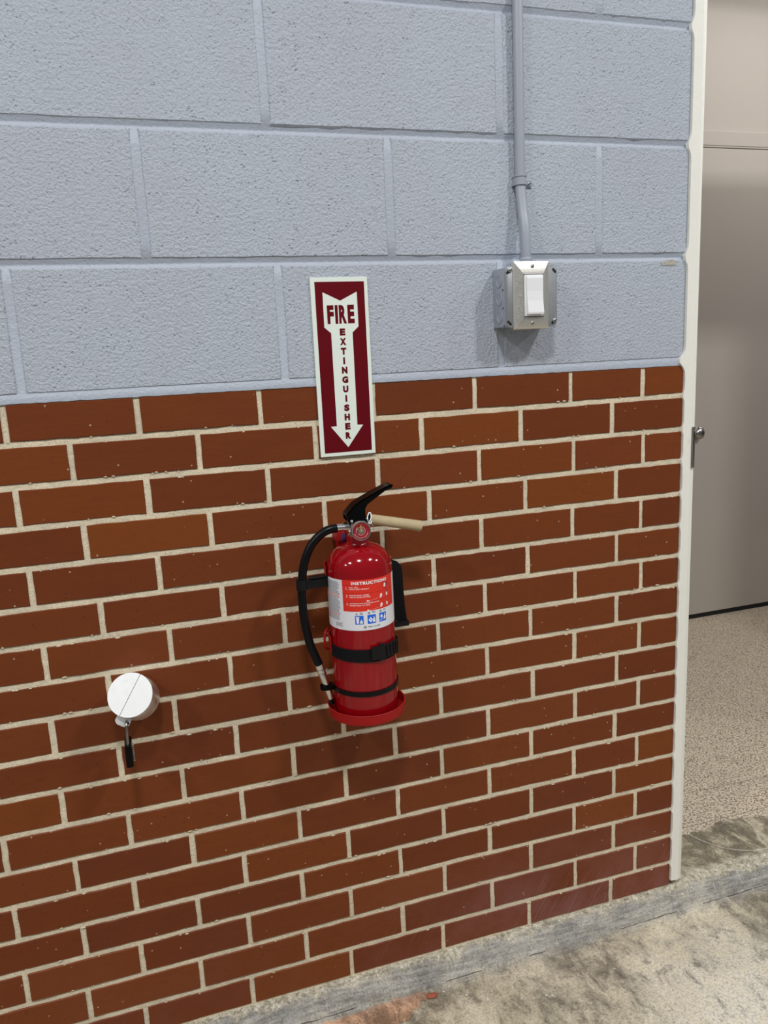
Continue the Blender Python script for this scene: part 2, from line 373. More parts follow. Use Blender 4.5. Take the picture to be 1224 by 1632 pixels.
def screw(name, parent, c, axis, r, m, ang=0.6):
    c = Vector(c); d, u, v = frame_of(axis)
    o = mk(name, lathe(B(), c, axis, [(r, 0), (r, r*0.25), (r*0.8, r*0.5), (r*0.35, r*0.62), (0, r*0.65)], 20), m, parent, smooth=40)
    s = B(); a = u*math.cos(ang)+v*math.sin(ang); b = d.cross(a)
    q = [c + d*(r*h) + a*(r*0.75*i) + b*(r*0.14*j) for h in (0.2, 0.70) for i, j in ((-1, -1), (1, -1), (1, 1), (-1, 1))]
    vv = [s.verts.new(x) for x in q]
    for f in ((0, 1, 2, 3), (4, 5, 6, 7), (0, 1, 5, 4), (1, 2, 6, 5), (2, 3, 7, 6), (3, 0, 4, 7)): s.faces.new([vv[i] for i in f])
    return o, s

# ================================================================== THE WALL
BEDS = [[1.2873, 1.2874, 1.2857], [1.2192, 1.2194, 1.2214], [1.1524, 1.1521, 1.1538], [1.0864, 1.0848, 1.0884], [1.0202, 1.0204, 1.02], [0.9539, 0.9551, 0.954], [0.8909, 0.8919, 0.8893], [0.8254, 0.8259, 0.8247], [0.7616, 0.762, 0.7593], [0.6936, 0.6964, 0.6942], [0.6299, 0.6309, 0.6284], [0.5636, 0.5646, 0.5642], [0.4973, 0.5006, 0.5004], [0.4321, 0.4359, 0.4333], [0.367, 0.3692, 0.3665], [0.3031, 0.3074, 0.3005], [0.2373, 0.2402, 0.2347], [0.1718, 0.1711, 0.1668], [0.1069, 0.1069, 0.1045]]
JOINTS = [[-0.5048, -0.3073, -0.11, 0.0904, 0.2859, 0.4855, 0.6465], [-0.4155, -0.2169, -0.0181, 0.1786, 0.3781, 0.5773], [-0.5036, -0.3058, -0.1055, 0.0919, 0.291, 0.4917, 0.6507], [-0.4107, -0.2093, -0.0096, 0.1891, 0.3868, 0.5885], [-0.5005, -0.3007, -0.0996, 0.0952, 0.293, 0.4899, 0.6475], [-0.3993, -0.2001, -0.0039, 0.1933, 0.3897, 0.5908], [-0.4951, -0.2952, -0.0968, 0.1, 0.2965, 0.4954, 0.6502], [-0.4021, -0.1982, -0.0024, 0.197, 0.3945, 0.5924], [-0.499, -0.2993, -0.0975, 0.0981, 0.2982, 0.494, 0.6482], [-0.3982, -0.1989, 0.0, 0.1977, 0.3983, 0.5943], [-0.4998, -0.2989, -0.0991, 0.101, 0.298, 0.4954, 0.6492], [-0.5982, -0.3971, -0.1987, -0.0016, 0.1959, 0.3932, 0.5915], [-0.4929, -0.2939, -0.0963, 0.1006, 0.297, 0.4932, 0.647], [-0.5979, -0.401, -0.2042, -0.0042, 0.195, 0.3915, 0.5912], [-0.4947, -0.296, -0.0992, 0.0997, 0.2954, 0.4931, 0.6462], [-0.5974, -0.4029, -0.2069, -0.0065, 0.1933, 0.39, 0.591], [-0.5015, -0.3028, -0.1012, 0.0989, 0.2974, 0.4967, 0.6487], [-0.4086, -0.2114, -0.013, 0.1848, 0.3838, 0.5859]]
XE = 0.7403; XL = -0.95; BL = 0.1984
def bedz(i, x):
    a, b, c = BEDS[i]
    if x < 0.24: t = max(0, (x+0.55)/0.79); return a+(b-a)*t
    return b+(c-b)*(x-0.24)/0.5
wall = mk('wall_back', box(box(B(), XL, XE+0.02, 0.012, 0.19, 0.0, 2.5), XE+0.02, 2.0, 0.004, 0.19, 2.26, 2.5), M['core'], origin=(0, 0.1, 0.1))
structure(wall)
def piece(x0, x1, zb_, zt_, yf, cham, wob, seed, nx=8, back=0.010):
    """brick or block face: wobbly outline, chamfered arris, open back"""
    bm = B(); out = []
    zbf = zb_ if callable(zb_) else (lambda x: zb_); ztf = zt_ if callable(zt_) else (lambda x: zt_)
    def w(k): return noise.noise(Vector((seed*3.7, k*1.31, 0.5)))*wob
    def w2(k): return noise.noise(Vector((seed*2.1, k*0.47, 9.5)))*wob
    for k in range(nx+1): x = x0+(x1-x0)*k/nx; out.append((x, zbf(x)+w(k), 'b'))
    for k in range(1, 3): z = zbf(x1)+(ztf(x1)-zbf(x1))*k/3; out.append((x1+w(k+30), z, 'r'))
    for k in range(nx, -1, -1): x = x0+(x1-x0)*k/nx; out.append((x, ztf(x)+w(k+50), 't'))
    for k in range(2, 0, -1): z = zbf(x0)+(ztf(x0)-zbf(x0))*k/3; out.append((x0+w(k+80), z, 'l'))
    cx, cz = (x0+x1)/2, (zbf(cx_ := (x0+x1)/2)+ztf(cx_))/2
    hw, hh = (x1-x0)/2, (ztf(cx)-zbf(cx))/2
    fr = [bm.verts.new((cx+(x-cx)*(1-cham/hw), yf, cz+(z-cz)*(1-cham/hh))) for x, z, _ in out]
    bk = [bm.verts.new((x, yf+cham, z)) for x, z, _ in out]
    bb = [bm.verts.new((x, back, z)) for x, z, _ in out]
    bm.faces.new(fr); n = len(fr)
    for i in range(n):
        j = (i+1) % n
        bm.faces.new((fr[i], bk[i], bk[j], fr[j])); bm.faces.new((bk[i], bb[i], bb[j], bk[j]))
    return bm
seed = 0
for r, js in enumerate(JOINTS):
    js = list(js)
    while js[0]-BL > XL: js.insert(0, js[0]-BL)
    if js[0] > XL+0.02: js.insert(0, XL-0.005)
    ends = js + [XE+0.005]
    for a, b in zip(ends, ends[1:]):
        seed += 1
        m_ = 0.0048
        x0 = max(a+m_+rnd.uniform(-.0007, .0007), XL); x1 = b-m_+rnd.uniform(-.0007, .0007) if b < XE else XE
        bm = piece(x0, x1, lambda x, r=r: bedz(r+1, x)+0.0052, lambda x, r=r: bedz(r, x)-(0.0052 if r else 0.0062), rnd.uniform(-0.0009, 0.0003), 0.0011, 0.0013, seed)
        mk('brick', bm, M['brick'], wall)
# mortar: one sandy sheet just behind the brick faces
bm = B(); nx, nz = 210, 150; G = []
for i in range(nx+1):
    col = []
    for k in range(nz+1):
        x = XL+(XE-XL)*i/nx; z = 0.095+(1.2835-0.095)*k/nz
        d = noise.noise(Vector((x*90, 3, z*90)))*0.0009 + noise.noise(Vector((x*25, 7, z*25)))*0.0007
        col.append(bm.verts.new((x, 0.0019+d, z)))
    G.append(col)
for i in range(nx):
    for k in range(nz): bm.faces.new((G[i][k], G[i+1][k], G[i+1][k+1], G[i][k+1]))
o = mk('mortar', bm, M['mortar'], wall, smooth=180)
# mortar crumbs smeared on the brick arrises
bm = B()
for k in range(260):
    r = rnd.randrange(1, 18); x = rnd.uniform(-0.65, 0.73); z = bedz(r, x) + rnd.choice((-1, 1))*rnd.uniform(0.0045, 0.0062)
    s = rnd.uniform(0.0008, 0.0022); L_ = s*rnd.uniform(1, 3)
    ico = bmesh.ops.create_icosphere(bm, subdivisions=1, radius=1.0)['verts']
    for v in ico: v.co = Vector((x+v.co.x*L_, -0.0004+v.co.y*0.0009, z+v.co.z*s*(0.8+0.5*noise.noise(v.co*3+Vector((k, 0, 0))))))
o = mk('mortar_crumbs', bm, M['mortar'], wall, smooth=180); o['kind'] = 'stuff'
# painted concrete blocks
ZB = [1.2915, 1.4884, 1.6905, 1.8935, 2.0967, 2.30]
BJ = [[-0.4743, -0.0628, 0.3412], [-0.6755, -0.2686, 0.1371, 0.5446], [-0.4715, -0.0650, 0.3454], [-0.6755, -0.2686, 0.1371, 0.5430], [-0.4715, -0.0650, 0.3454]]
for c in range(5):
    js = [XL-0.005] + [j for j in BJ[c] if j > XL] + [XE+0.005]
    if js[1]-js[0] > 0.42: js.insert(1, js[1]-0.4064)
    for a, b in zip(js, js[1:]):
        seed += 1
        x0 = max(a+0.0052, XL); x1 = b-0.0052 if b < XE else XE
        bm = piece(x0, x1, ZB[c]+(0.0052 if c else 0.0035), ZB[c+1]-0.0052, rnd.uniform(-0.0008, 0.0006), 0.0032, 0.0011, seed, 16)
        mk('concrete_block', bm, M['block'], wall, smooth=35)
# the painted joints: shallow troughs (beds deeper than the perpends)
bm = B(); zz = []
for i in range(0, 161):
    x = XL+(XE-XL)*i/160
    lowz = bedz(0, x)-0.0060+noise.noise(Vector((x*60, 0, 3)))*0.0012
    row = [(lowz, 0.0016), (lowz+0.0008, -0.0010), (lowz+0.006, -0.0012), (ZB[0]+0.002, 0.0004), (ZB[0]+0.0075, 0.0025)]
    for c in range(1, 5):
        zc = ZB[c]; w = noise.noise(Vector((x*20, c, 8)))*0.0006
        row += [(zc-0.03, 0.0012), (zc-0.0060, 0.0030+w), (zc-0.0035, 0.0060+w), (zc+0.0005, 0.0062+w), (zc+0.0062, 0.0016+w), (zc+0.03, 0.0012)]
    row += [(2.32, 0.0012)]
    zz.append([bm.verts.new((x, y, z)) for z, y in row])
for A, D in zip(zz, zz[1:]):
    for k in range(len(A)-1): bm.faces.new((A[k], D[k], D[k+1], A[k+1]))
mk('painted_joint', bm, M['joint'], wall, smooth=60)
# dried paint drips / chipped patch
bm = B(); prism(bm, [(0.684, 1.472), (0.716, 1.473), (0.718, 1.480), (0.706, 1.4835), (0.690, 1.482), (0.682, 1.477)], -0.0011, 0.0, bev=0)
mk('chipped_paint_patch', bm, mat_noisy('bare_block', (0.44, 0.42, 0.38), 0.9, 0.35, 220, bump=0.002), wall)

# white door frame edge with paint lumps in the joints
bm = B(); pts = []
zs = sorted([b[2] for b in BEDS[1:]] + ZB[:5] + [1.2873])
z = 0.1215; pts.append((0.7405, z)); left = []
zlist = [0.13+0.0085*k for k in range(0, 250)]
for z in zlist:
    x = 0.7412 + noise.noise(Vector((0, 0, z*70)))*0.0006
    for q in zs:
        a = 0.0042 if q < 1.285 else 0.0075
        wd = 0.0075 if q < 1.285 else 0.012
        x -= a*math.exp(-((z-q)/wd)**2)
    left.append((x, z))
pts = [(0.7408, 0.1225)] + left + [(0.7408, 2.26), (0.7605, 2.26), (0.7605, 0.1205)]
tr = mk('trim_1', prism(B(), pts, -0.0050, 0.004), M['trim'], smooth=30); structure(tr)
mk('frame_bead', box(box(B(), 0.7612, 0.7685, -0.0036, 0.19, 0.121, 2.26, 0.0008), 0.7601, 0.7613, -0.0024, 0.02, 0.122, 2.26), M['trim'], tr, smooth=30)
mk('frame_head', box(B(), 0.7606, 1.95, -0.0036, 0.19, 2.24, 2.262, 0.001), M['trim'], tr)
tr2 = mk('trim_2', box(B(), 1.93, 1.96, -0.004, 0.19, 0.108, 2.24, 0.001), M['trim']); structure(tr2)
wr = mk('wall_right', box(B(), 1.961, 3.4, 0.0, 0.19, 0.0, 2.5), M['block']); structure(wr)

# ================================================================== FLOORS
# outer floor, lower than the slab the brick stands on
bm = B(); nx, ny = 90, 60; G = []
for i in range(nx+1):
    col = []
    for k in range(ny+1):
        x = -1.6+4.6*i/nx; y = -2.6+(2.6-0.038)*k/ny
        col.append(bm.verts.new((x, y, 0.0695+noise.noise(Vector((x*3, y*3, 0)))*0.0012)))
    G.append(col)
for i in range(nx):
    for k in range(ny): bm.faces.new((G[i][k], G[i+1][k], G[i+1][k+1], G[i][k+1]))
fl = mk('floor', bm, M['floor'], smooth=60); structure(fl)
# pinkish spill on the floor and curb
mp = mat_concrete('pink_stained_concrete', (1.30, 0.90, 0.76))
def blob(name, pts, z, m, parent, amp=0.004):
    bm = B(); P2 = catmull([(x, y, 0) for x, y in pts+[pts[0]]], 7)[:-1]
    f = [bm.verts.new((q.x+noise.noise(q*90)*amp, q.y+noise.noise(q*90+Vector((5, 5, 5)))*amp, z)) for q in P2]
    bm.faces.new(f); return mk(name, bm, m, parent)
blob('pink_stain', [(-0.12, -0.056), (0.0, -0.050), (0.09, -0.046), (0.125, -0.052), (0.105, -0.075), (0.05, -0.105), (-0.02, -0.125), (-0.10, -0.11)], 0.0712, mp, fl, 0.010)
# slab edge: cream lip under the brick, grey slurry slope down to the lower floor
bm = B(); nx = 420; prof = [(0.15, 0.1052), (0.012, 0.1062), (0.0, 0.1072), (-0.006, 0.1068), (-0.012, 0.1050), (-0.0175, 0.1010), (-0.024, 0.0940), (-0.031, 0.0855), (-0.037, 0.0770), (-0.0405, 0.0722), (-0.0460, 0.0710), (-0.060, 0.0680)]
G = []
for i in range(nx+1):
    x = -1.6+4.6*i/nx; col = []
    for k, (y, z) in enumerate(prof):
        a = 0.0 if k in (0, 1) else 1.0
        dy = noise.noise(Vector((x*9, k*0.25, 1)))*0.0035*a + noise.noise(Vector((x*60, k*0.9, 2)))*0.0012*a
        dz = noise.noise(Vector((x*30, k*0.6, 5)))*0.0012*a
        xx = max(0.0, x-0.76)
        col.append(bm.verts.new((x, y+dy-xx*0.0*k, z+dz)))
    G.append(col)
for i in range(nx):
    for k in range(len(prof)-1):
        f = bm.faces.new((G[i][k], G[i+1][k], G[i+1][k+1], G[i][k+1])); f.material_index = 0
o = mk('curb', bm, M['floor'], smooth=60)
structure(o)
# seam crack along the foot of the slope
bm = B(); pr = None
for i in range(300):
    x = -0.7+3.0*i/300
    if noise.noise(Vector((x*7, 4, 2))) < (0.05 if x < 0.6 else -0.15): pr = None; continue
    y = -0.0412+noise.noise(Vector((x*9, 2.25, 1)))*0.0035+noise.noise(Vector((x*45, 1, 4)))*0.0022
    w = 0.0004+0.0011*abs(noise.noise(Vector((x*20, 0, 9))))
    cur = (bm.verts.new((x, y-w, 0.0722)), bm.verts.new((x, y+w, 0.0730)))
    if pr: bm.faces.new((pr[0], cur[0], cur[1], pr[1]))
    pr = cur
mk('crack', bm, mat('crack_dark', (0.07, 0.06, 0.05), 1.0), o)
# slab inside the doorway and its epoxy coat with a ragged front edge
sl = mk('floor_slab', box(B(), -1.0, 3.4, 0.012, 1.6, 0.02, 0.1058), M['floor']); structure(sl)
bm = B(); edge = []
ctrl = [(0.70, 0.150), (0.80, 0.128), (0.894, 0.146), (0.949, 0.143), (1.017, 0.161), (1.089, 0.149), (1.15, 0.136), (1.4, 0.12), (2.0, 0.15), (3.4, 0.15)]
for q in catmull([(x, y, 0) for x, y in ctrl], 14):
    a = 0.010 if q.x < 1.5 else 0
    edge.append((q.x, q.y+noise.noise(Vector((q.x*60, 0, 0)))*a+noise.noise(Vector((q.x*170, 3, 0)))*a*0.6))
top = [bm.verts.new((x, y, 0.1072)) for x, y in edge]; low = [bm.verts.new((x, y-0.0006, 0.1057)) for x, y in edge]; bk = [bm.verts.new((x, 1.46, 0.1072)) for x, y in edge]
for i in range(len(top)-1):
    bm.faces.new((top[i], top[i+1], bk[i+1], bk[i])); bm.faces.new((low[i], low[i+1], top[i+1], top[i]))
ep = mk('floor_epoxy', bm, M['epoxy']); structure(ep)
# ------------------------------------------------------------------ far side of the inner room: wall, frame and flush door
fwl = mk('wall_far', box(B(), 0.2, 3.4, 1.4650, 1.60, 0.10, 2.9), M['door']); structure(fwl)
d1 = mk('door_1', box(B(), 1.55, 2.85, 1.4375, 1.463, 0.128, 2.0740, 0.0015), M['door']); structure(d1)
mk('door_gap_shade', box(B(), 1.552, 2.848, 1.4400, 1.462, 0.1075, 0.1285), M['gapshade'], d1)  # black strip standing in for the shade in the gap under the door
t3 = mk('trim_3', box(box(box(B(), 1.47, 2.93, 1.4380, 1.466, 2.0845, 2.1395, 0.002), 1.47, 1.545, 1.438, 1.466, 0.1075, 2.083, 0.002), 2.855, 2.93, 1.438, 1.466, 0.1075, 2.083, 0.002), M['door']); structure(t3)
mk('frame_stop', box(B(), 1.546, 2.854, 1.4405, 1.466, 2.0785, 2.0845), M['door'], t3)
wl = mk('wall_left', box(B(), 0.2, 0.3, 0.19, 1.465, 0.10, 2.9), M['door']); structure(wl)
for nm, y0, y1 in (('ceiling', 0.0, 1.6),):
    ce = mk(nm, box(B(), 0.2, 3.4, 0.195, 1.6, 2.9, 2.95), M['core']); structure(ce)

# ================================================================== SIGN
sg = thing('wall_sign', 'tall red and white arrow sign reading FIRE EXTINGUISHER above the extinguisher', 'sign', (0.0388, -0.001, 1.159))
SY = -0.0042
mk('sign_board', box(B(), -0.0110, 0.0886, SY+0.0002, -0.0008, 1.1592, 1.4615, 0.0003), M['signw'], sg)
fn = lambda y: (lambda x, z: (x, y, z))
mk('red_field', prism(B(), [(-0.0037, 1.1655), (0.0819, 1.1655), (0.0826, 1.4537), (-0.0037, 1.4540)], SY-0.0001, SY+0.0003), M['signr'], sg)
mk('arrow', prism(B(), [(0.0091, 1.4370), (0.0390, 1.4227), (0.0690, 1.4369), (0.0690, 1.3793), (0.0579, 1.3695), (0.0575, 1.2115), (0.0680, 1.2110), (0.0390, 1.1735), (0.0098, 1.2110), (0.0204, 1.2115), (0.0201, 1.3695), (0.0088, 1.3793)], SY-0.0003, SY), M['signw'], sg)
for ch, a, b in (('F', 0.0150, 0.0266), ('I', 0.0288, 0.0338), ('R', 0.0356, 0.0489), ('E', 0.0508, 0.0628)):
    mk('letter', text(B(), ch, a, b, 1.3848, 1.4156, fn(SY-0.0005), 0.055), M['signr'], sg)
zc = 1.37095
for i, ch in enumerate('EXTINGUISHER'):
    w = {'I': 0.0033, 'X': 0.0108, 'N': 0.0098, 'G': 0.0108, 'H': 0.0098}.get(ch, 0.0096)
    zc = 1.3709 - 0.01608*i
    mk('letter', text(B(), ch, 0.0401-w/2, 0.0401+w/2, zc-0.0058, zc+0.0058, fn(SY-0.0005), 0.075), M['signr'], sg)

# ================================================================== CONDUIT
cd = thing('conduit', 'grey painted metal conduit running down the block wall into the switch box', 'conduit', (0.3775, 0, 1.49))
mk('pipe', tube(B(), [(0.3765, -0.0105, 2.29), (0.3765, -0.0105, 1.90), (0.3770, -0.0105, 1.75), (0.3775, -0.0105, 1.63), (0.3775, -0.0115, 1.605), (0.3778, -0.0170, 1.570), (0.3782, -0.0245, 1.535), (0.3782, -0.0270, 1.505), (0.3782, -0.0275, 1.478)], 0.0091, 24), M['conduit'], cd, smooth=60)
st = B()
def strapband(bm, z0, z1, r, t, yb):
    n = 14; outer = []; inner = []
    for k in range(n+1):
        a = math.pi + math.pi*k/n
        outer.append((0.3775+(r+t)*math.cos(a), -0.0105+(r+t)*math.sin(a))); inner.append((0.3775+r*math.cos(a), -0.0105+r*math.sin(a)))
    pts = [(outer[0][0], yb)] + outer + [(outer[-1][0], yb)] + [(inner[-1][0], yb)] + inner[::-1] + [(inner[0][0], yb)]
    a_ = [bm.verts.new((x, y, z0)) for x, y in pts]; b_ = [bm.verts.new((x, y, z1)) for x, y in pts]; n = len(pts)
    for i in range(n): bm.faces.new((a_[i], a_[(i+1) % n], b_[(i+1) % n], b_[i]))
    m_ = len(pts)
    for V in (a_, b_):
        h = len(outer)+2
        for i in range(h-1): bm.faces.new((V[i], V[i+1], V[m_-2-i], V[m_-1-i]))
strapband(st, 1.6105, 1.6265, 0.0093, 0.0014, 0.0)
for za in (1.6105, 1.6245): strapband(st, za, za+0.0020, 0.0106, 0.0014, 0.0)
mk('pipe_strap', st, M['conduit'], cd, smooth=40)
sb = B(); box(sb, 0.3885, 0.4050, -0.0025, -0.0002, 1.6085, 1.6225, 0.0008); mk('strap_ear', sb, M['conduit'], cd)
_, s_ = screw('strap_screw', cd, (0.3985, -0.0024, 1.6145), (0, -1, 0), 0.0048, M['conduit']); mk('screw_slot', s_, M['groove'], cd)
mk('connector', lathe(B(), (0.3782, -0.0275, 1.4705), (0, 0, 1), [(0.0125, 0), (0.0125, 0.004), (0.0115, 0.0045), (0.0115, 0.013), (0.0105, 0.014), (0.0095, 0.016)], 28), M['conduit'], cd, smooth=40)
screw('connector_screw', cd, (0.3905, -0.0330, 1.4800), (0.8, -0.6, 0), 0.0032, M['galv'])

# ================================================================== SWITCH
sw = thing('light_switch', 'steel box light switch with white rocker on the grey block wall', 'light switch', (0.3742, 0, 1.366))
x0, x1, z0, z1, YF = 0.3245, 0.4245, 1.3660, 1.4690, -0.0500
bm = B(); box(bm, x0+0.0008, x1-0.0008, YF, -0.0006, z0+0.001, z1-0.001, 0.0018)
jb = mk('junction_box', bm, M['boxpaint'], sw, smooth=40)
for zc_ in (1.3855, 1.4160, 1.4465):
    kb = lathe(B(), (x0+0.0010, -0.0270, zc_), (-1, 0, 0), [(0.0104, 0.0), (0.0104, 0.0014), (0.0095, 0.0014), (0.0091, 0.0008), (0, 0.0008)], 30)
    mk('knockout', kb, M['boxpaint'], jb, smooth=30)
for (yy, zz_) in ((-0.041, 1.4305), (-0.041, 1.3995), (-0.045, 1.3690)):
    mk('pin_hole', lathe(B(), (x0+0.0006, yy, zz_), (-1, 0, 0), [(0.0016, 0), (0.0016, 0.0004), (0, 0.0004)], 10), M['groove'], jb)
mk('pin_hole', lathe(B(), (0.3790, -0.030, z0+0.0008), (0, 0, -1), [(0.0018, 0), (0.0018, 0.0004), (0, 0.0004)], 10), M['groove'], jb)
# cover with clipped, rounded corners and ears
def rrect(x0, x1, z0, z1, r, n=5):
    out = []
    for cx, cz, a0 in ((x1-r, z1-r, 0), (x0+r, z1-r, 90), (x0+r, z0+r, 180), (x1-r, z0+r, 270)):
        for k in range(n+1): a = math.radians(a0+90*k/n); out.append((cx+r*math.cos(a), cz+r*math.sin(a)))
    return out
cv = mk('box_cover', prism(B(), rrect(x0-0.0002, x1+0.0008, z0-0.0006, z1+0.0006, 0.009), YF-0.0028, YF-0.0002, bev=0.0008), M['galv'], sw, smooth=40)
yc_ = YF-0.0031
def slot(cx, cz, L_, w, ang, name='slot', m=M['groove'], y=None, parent=cv):
    y = yc_ if y is None else y; pts = []
    for s_, a0 in ((1, -90), (-1, 90)):
        for k in range(7):
            a = math.radians(a0+180*k/6); px_ = s_*(L_/2-w/2)+w/2*math.cos(a); pz_ = w/2*math.sin(a)
            c_, n_ = math.cos(ang), math.sin(ang); pts.append((cx+px_*c_-pz_*n_, cz+px_*n_+pz_*c_))
    return mk(name, prism(B(), pts, y, y+0.0006), m, parent)
slot(0.3310, 1.3735, 0.011, 0.0042, math.radians(-42)); slot(0.4200, 1.4610, 0.010, 0.0040, math.radians(-48))
slot(0.3310, 1.4610, 0.012, 0.0046, math.radians(48)); slot(0.4185, 1.3740, 0.012, 0.0046, math.radians(48))
for c_ in ((0.3330, YF-0.0032, 1.4630), (0.4202, YF-0.0032, 1.3752)):
    _, s_ = screw('cover_screw', cv, c_, (0, -1, 0), 0.0043, M['galv']); mk('screw_slot', s_, M['groove'], cv)
# bevelled stainless wall plate: frustum with an opening
yb, yt = YF-0.0030, YF-0.0100
px0, px1, pz0, pz1 = 0.3385, 0.4075, 1.3615, 1.4775
ox0, ox1, oz0, oz1 = 0.3567, 0.3940, 1.3830, 1.4545
bm = B()
def ring(y, a, b, c_, d): return [bm.verts.new(q) for q in ((a, y, c_), (b, y, c_), (b, y, d), (a, y, d))]
R_ = [ring(yb, px0, px1, pz0, pz1), ring(yb-0.0012, px0, px1, pz0, pz1), ring(yb-0.0024, px0+0.0009, px1-0.0009, pz0+0.0009, pz1-0.0009)]
for t in (0.2, 0.4, 0.6, 0.8, 0.94):
    q_ = 0.5*t + 0.5*math.sin(t*math.pi/2); e_ = t
    R_.append(ring(yb-0.0024+(yt-yb+0.0024)*q_, px0+(ox0-px0)*e_, px1+(ox1-px1)*e_, pz0+(oz0-pz0)*e_, pz1+(oz1-pz1)*e_))
R_ += [ring(yt+0.003, ox0, ox1, oz0, oz1)]
for A, D in zip(R_, R_[1:]):
    for k in range(4): bm.faces.new((A[k], A[(k+1) % 4], D[(k+1) % 4], D[k]))
wp = mk('wall_plate', bm, M['steel'], sw)
for c_, a_ in (((0.3745, yt+0.0028, 1.4685), 0.9), ((0.3738, yt+0.0028, 1.3722), 1.3)):
    _, s_ = screw('plate_screw', wp, c_, (0, -1, 0), 0.0034, M['galv'], a_); mk('screw_slot', s_, M['groove'], wp)
mk('switch_frame', prism(B(), rrect(ox0+0.0006, ox1-0.0006, oz0+0.0006, oz1-0.0006, 0.0015, 3), yt-0.0012, yt+0.004, bev=0.0005), M['white'], sw, smooth=40)
bm = B(); rx0, rx1, rz0, rz1 = 0.3608, 0.3915, 1.3870, 1.4520
prof_ = [(rz1, -0.0020), (rz1-0.004, -0.0030), (1.4260, -0.0026), (1.4100, -0.0036), (rz0+0.003, -0.0068), (rz0, -0.0062), (rz0, 0.0)]
A_ = [(bm.verts.new((rx0, yt-0.001+y, z)), bm.verts.new((rx1, yt-0.001+y, z))) for z, y in [(rz1, 0.0)]+prof_]
for a_, b_ in zip(A_, A_[1:]): bm.faces.new((a_[0], a_[1], b_[1], b_[0]))
bm.faces.new([a_[0] for a_ in A_]); bm.faces.new([a_[1] for a_ in A_][::-1])
mk('rocker', bm, M['white'], sw)
# wisp of wire under the box
mk('stray_wire', tube(B(), [(0.3290, -0.004, 1.3660), (0.3310, -0.008, 1.3600), (0.3370, -0.010, 1.3560), (0.3440, -0.008, 1.3545)], 0.00035, 6), M['kraft'], sw)

# ================================================================== EXTINGUISHER BRACKET
bk_ = thing('extinguisher_bracket', 'red wall bracket with round cup and black buckled strap holding the extinguisher', 'bracket', (XC, 0, 0.7155))
mk('back_plate', box(B(), 0.0060, 0.0440, -0.0105, -0.0003, 0.722, 1.0270, 0.0012), M['redcup'], bk_, smooth=40)
# cup
mk('cup', lathe(B(), (XC, YC, 0.7150), (0, 0, 1), [(0, 0.0), (0.062, 0.0), (0.0664, 0.0012), (0.0672, 0.004), (0.0675, 0.0175), (0.0686, 0.0186), (0.0680, 0.0193), (0.0664, 0.0190), (0.0658, 0.0175), (0.0655, 0.0030), (0, 0.0026)], 72, cap=False), M['redcup'], bk_, smooth=35)
for (p0, p1, za, zb_) in ((-132, -90, 0.9620, 0.9860), (-132, -84, 0.832, 0.8620)):
    mk('cradle_arm', band(B(), p0, p1, za, zb_, RB+0.0022, RB+0.0040, 10), M['redcup'], bk_, smooth=40)
    mk('cradle_arm', band(B(), -p0, -p1-10 if False else 108, za, zb_, RB+0.0022, RB+0.0040, 6), M['redcup'], bk_, smooth=40)
for za, zb_ in ((0.9620, 0.9860), (0.832, 0.862)):
    mk('cradle_arm', box(B(), XC-0.044, XC+0.044, -0.0430, -0.0400, za, zb_), M['redcup'], bk_) if False else None
    mk('cradle_bridge', prism(B(), [(0.0065, za), (0.0435, za), (0.0435, zb_), (0.0065, zb_)], -0.0255, -0.0100), M['redcup'], bk_)
# red loop beside the lower strap, where the webbing is threaded
mk('strap_loop', tube(B(), [cyl(-108, 0.832, RB+0.006), cyl(-99, 0.838, RB+0.010), cyl(-97, 0.852, RB+0.011), cyl(-99, 0.865, RB+0.009), cyl(-106, 0.869, RB+0.005)], 0.0022, 10), M['redcup'], bk_, smooth=60)
# buckled strap
zlo = lambda p_: 0.8297 - 0.00005*(p_+90) if p_ < 20 else 0.8270
zhi = lambda p_: 0.8500 - 0.00003*(p_+90)
sp_ = mk('strap', band(B(), -150, 150, lambda p_: 0.8290-0.00003*(p_+90), lambda p_: 0.8500-0.00002*(p_+90), RB+0.0006, RB+0.0026, 72), M['web'], bk_, smooth=30)
sp_['label'] = 'wide black webbing strap with side release buckle'
bu = B(); band(bu, -3, 52, 0.8300, 0.8530, RB+0.0024, RB+0.0065, 20)
buckle = mk('buckle', bu, M['blackpl'], bk_, smooth=30)
mk('buckle_prong', band(B(), 10, 20, 0.8270, 0.8560, RB+0.0026, RB+0.0058, 6), M['blackpl'], buckle)
for ph in (22, 30, 38, 46): mk('buckle_rib', band(B(), ph, ph+2.0, 0.8320, 0.8510, RB+0.0064, RB+0.0075, 2), M['blackgl'], buckle)
mk('strap_keeper', band(B(), 56, 60, 0.8255, 0.8535, RB+0.0022, RB+0.0062, 4), M['blackpl'], bk_)
# loose tail hanging on the right, with a plastic tip
bm = B(); TL = [(0.066, 0.0905, -0.030, 0.972, 0.9700), (0.0810, 0.1080, -0.036, 0.976, 0.9655), (0.0905, 0.1125, -0.043, 0.972, 0.9590), (0.0935, 0.1128, -0.048, 0.9500, 0.9440), (0.0940, 0.1130, -0.049, 0.9230, 0.9160), (0.0942, 0.1145, -0.048, 0.8950, 0.8870), (0.0950, 0.1170, -0.047, 0.8700, 0.8640), (0.0960, 0.1190, -0.046, 0.8580, 0.8540)]
rr = []
for a, b, y, za, zb_ in TL:
    rr.append([bm.verts.new(q) for q in ((a, y, za), (b, y-0.004, zb_), (b, y-0.0018, zb_), (a, y+0.0022, za))])
for A, D in zip(rr, rr[1:]):
    for k in range(4): bm.faces.new((A[k], A[(k+1) % 4], D[(k+1) % 4], D[k]))
bm.faces.new(rr[0]); bm.faces.new(rr[-1])
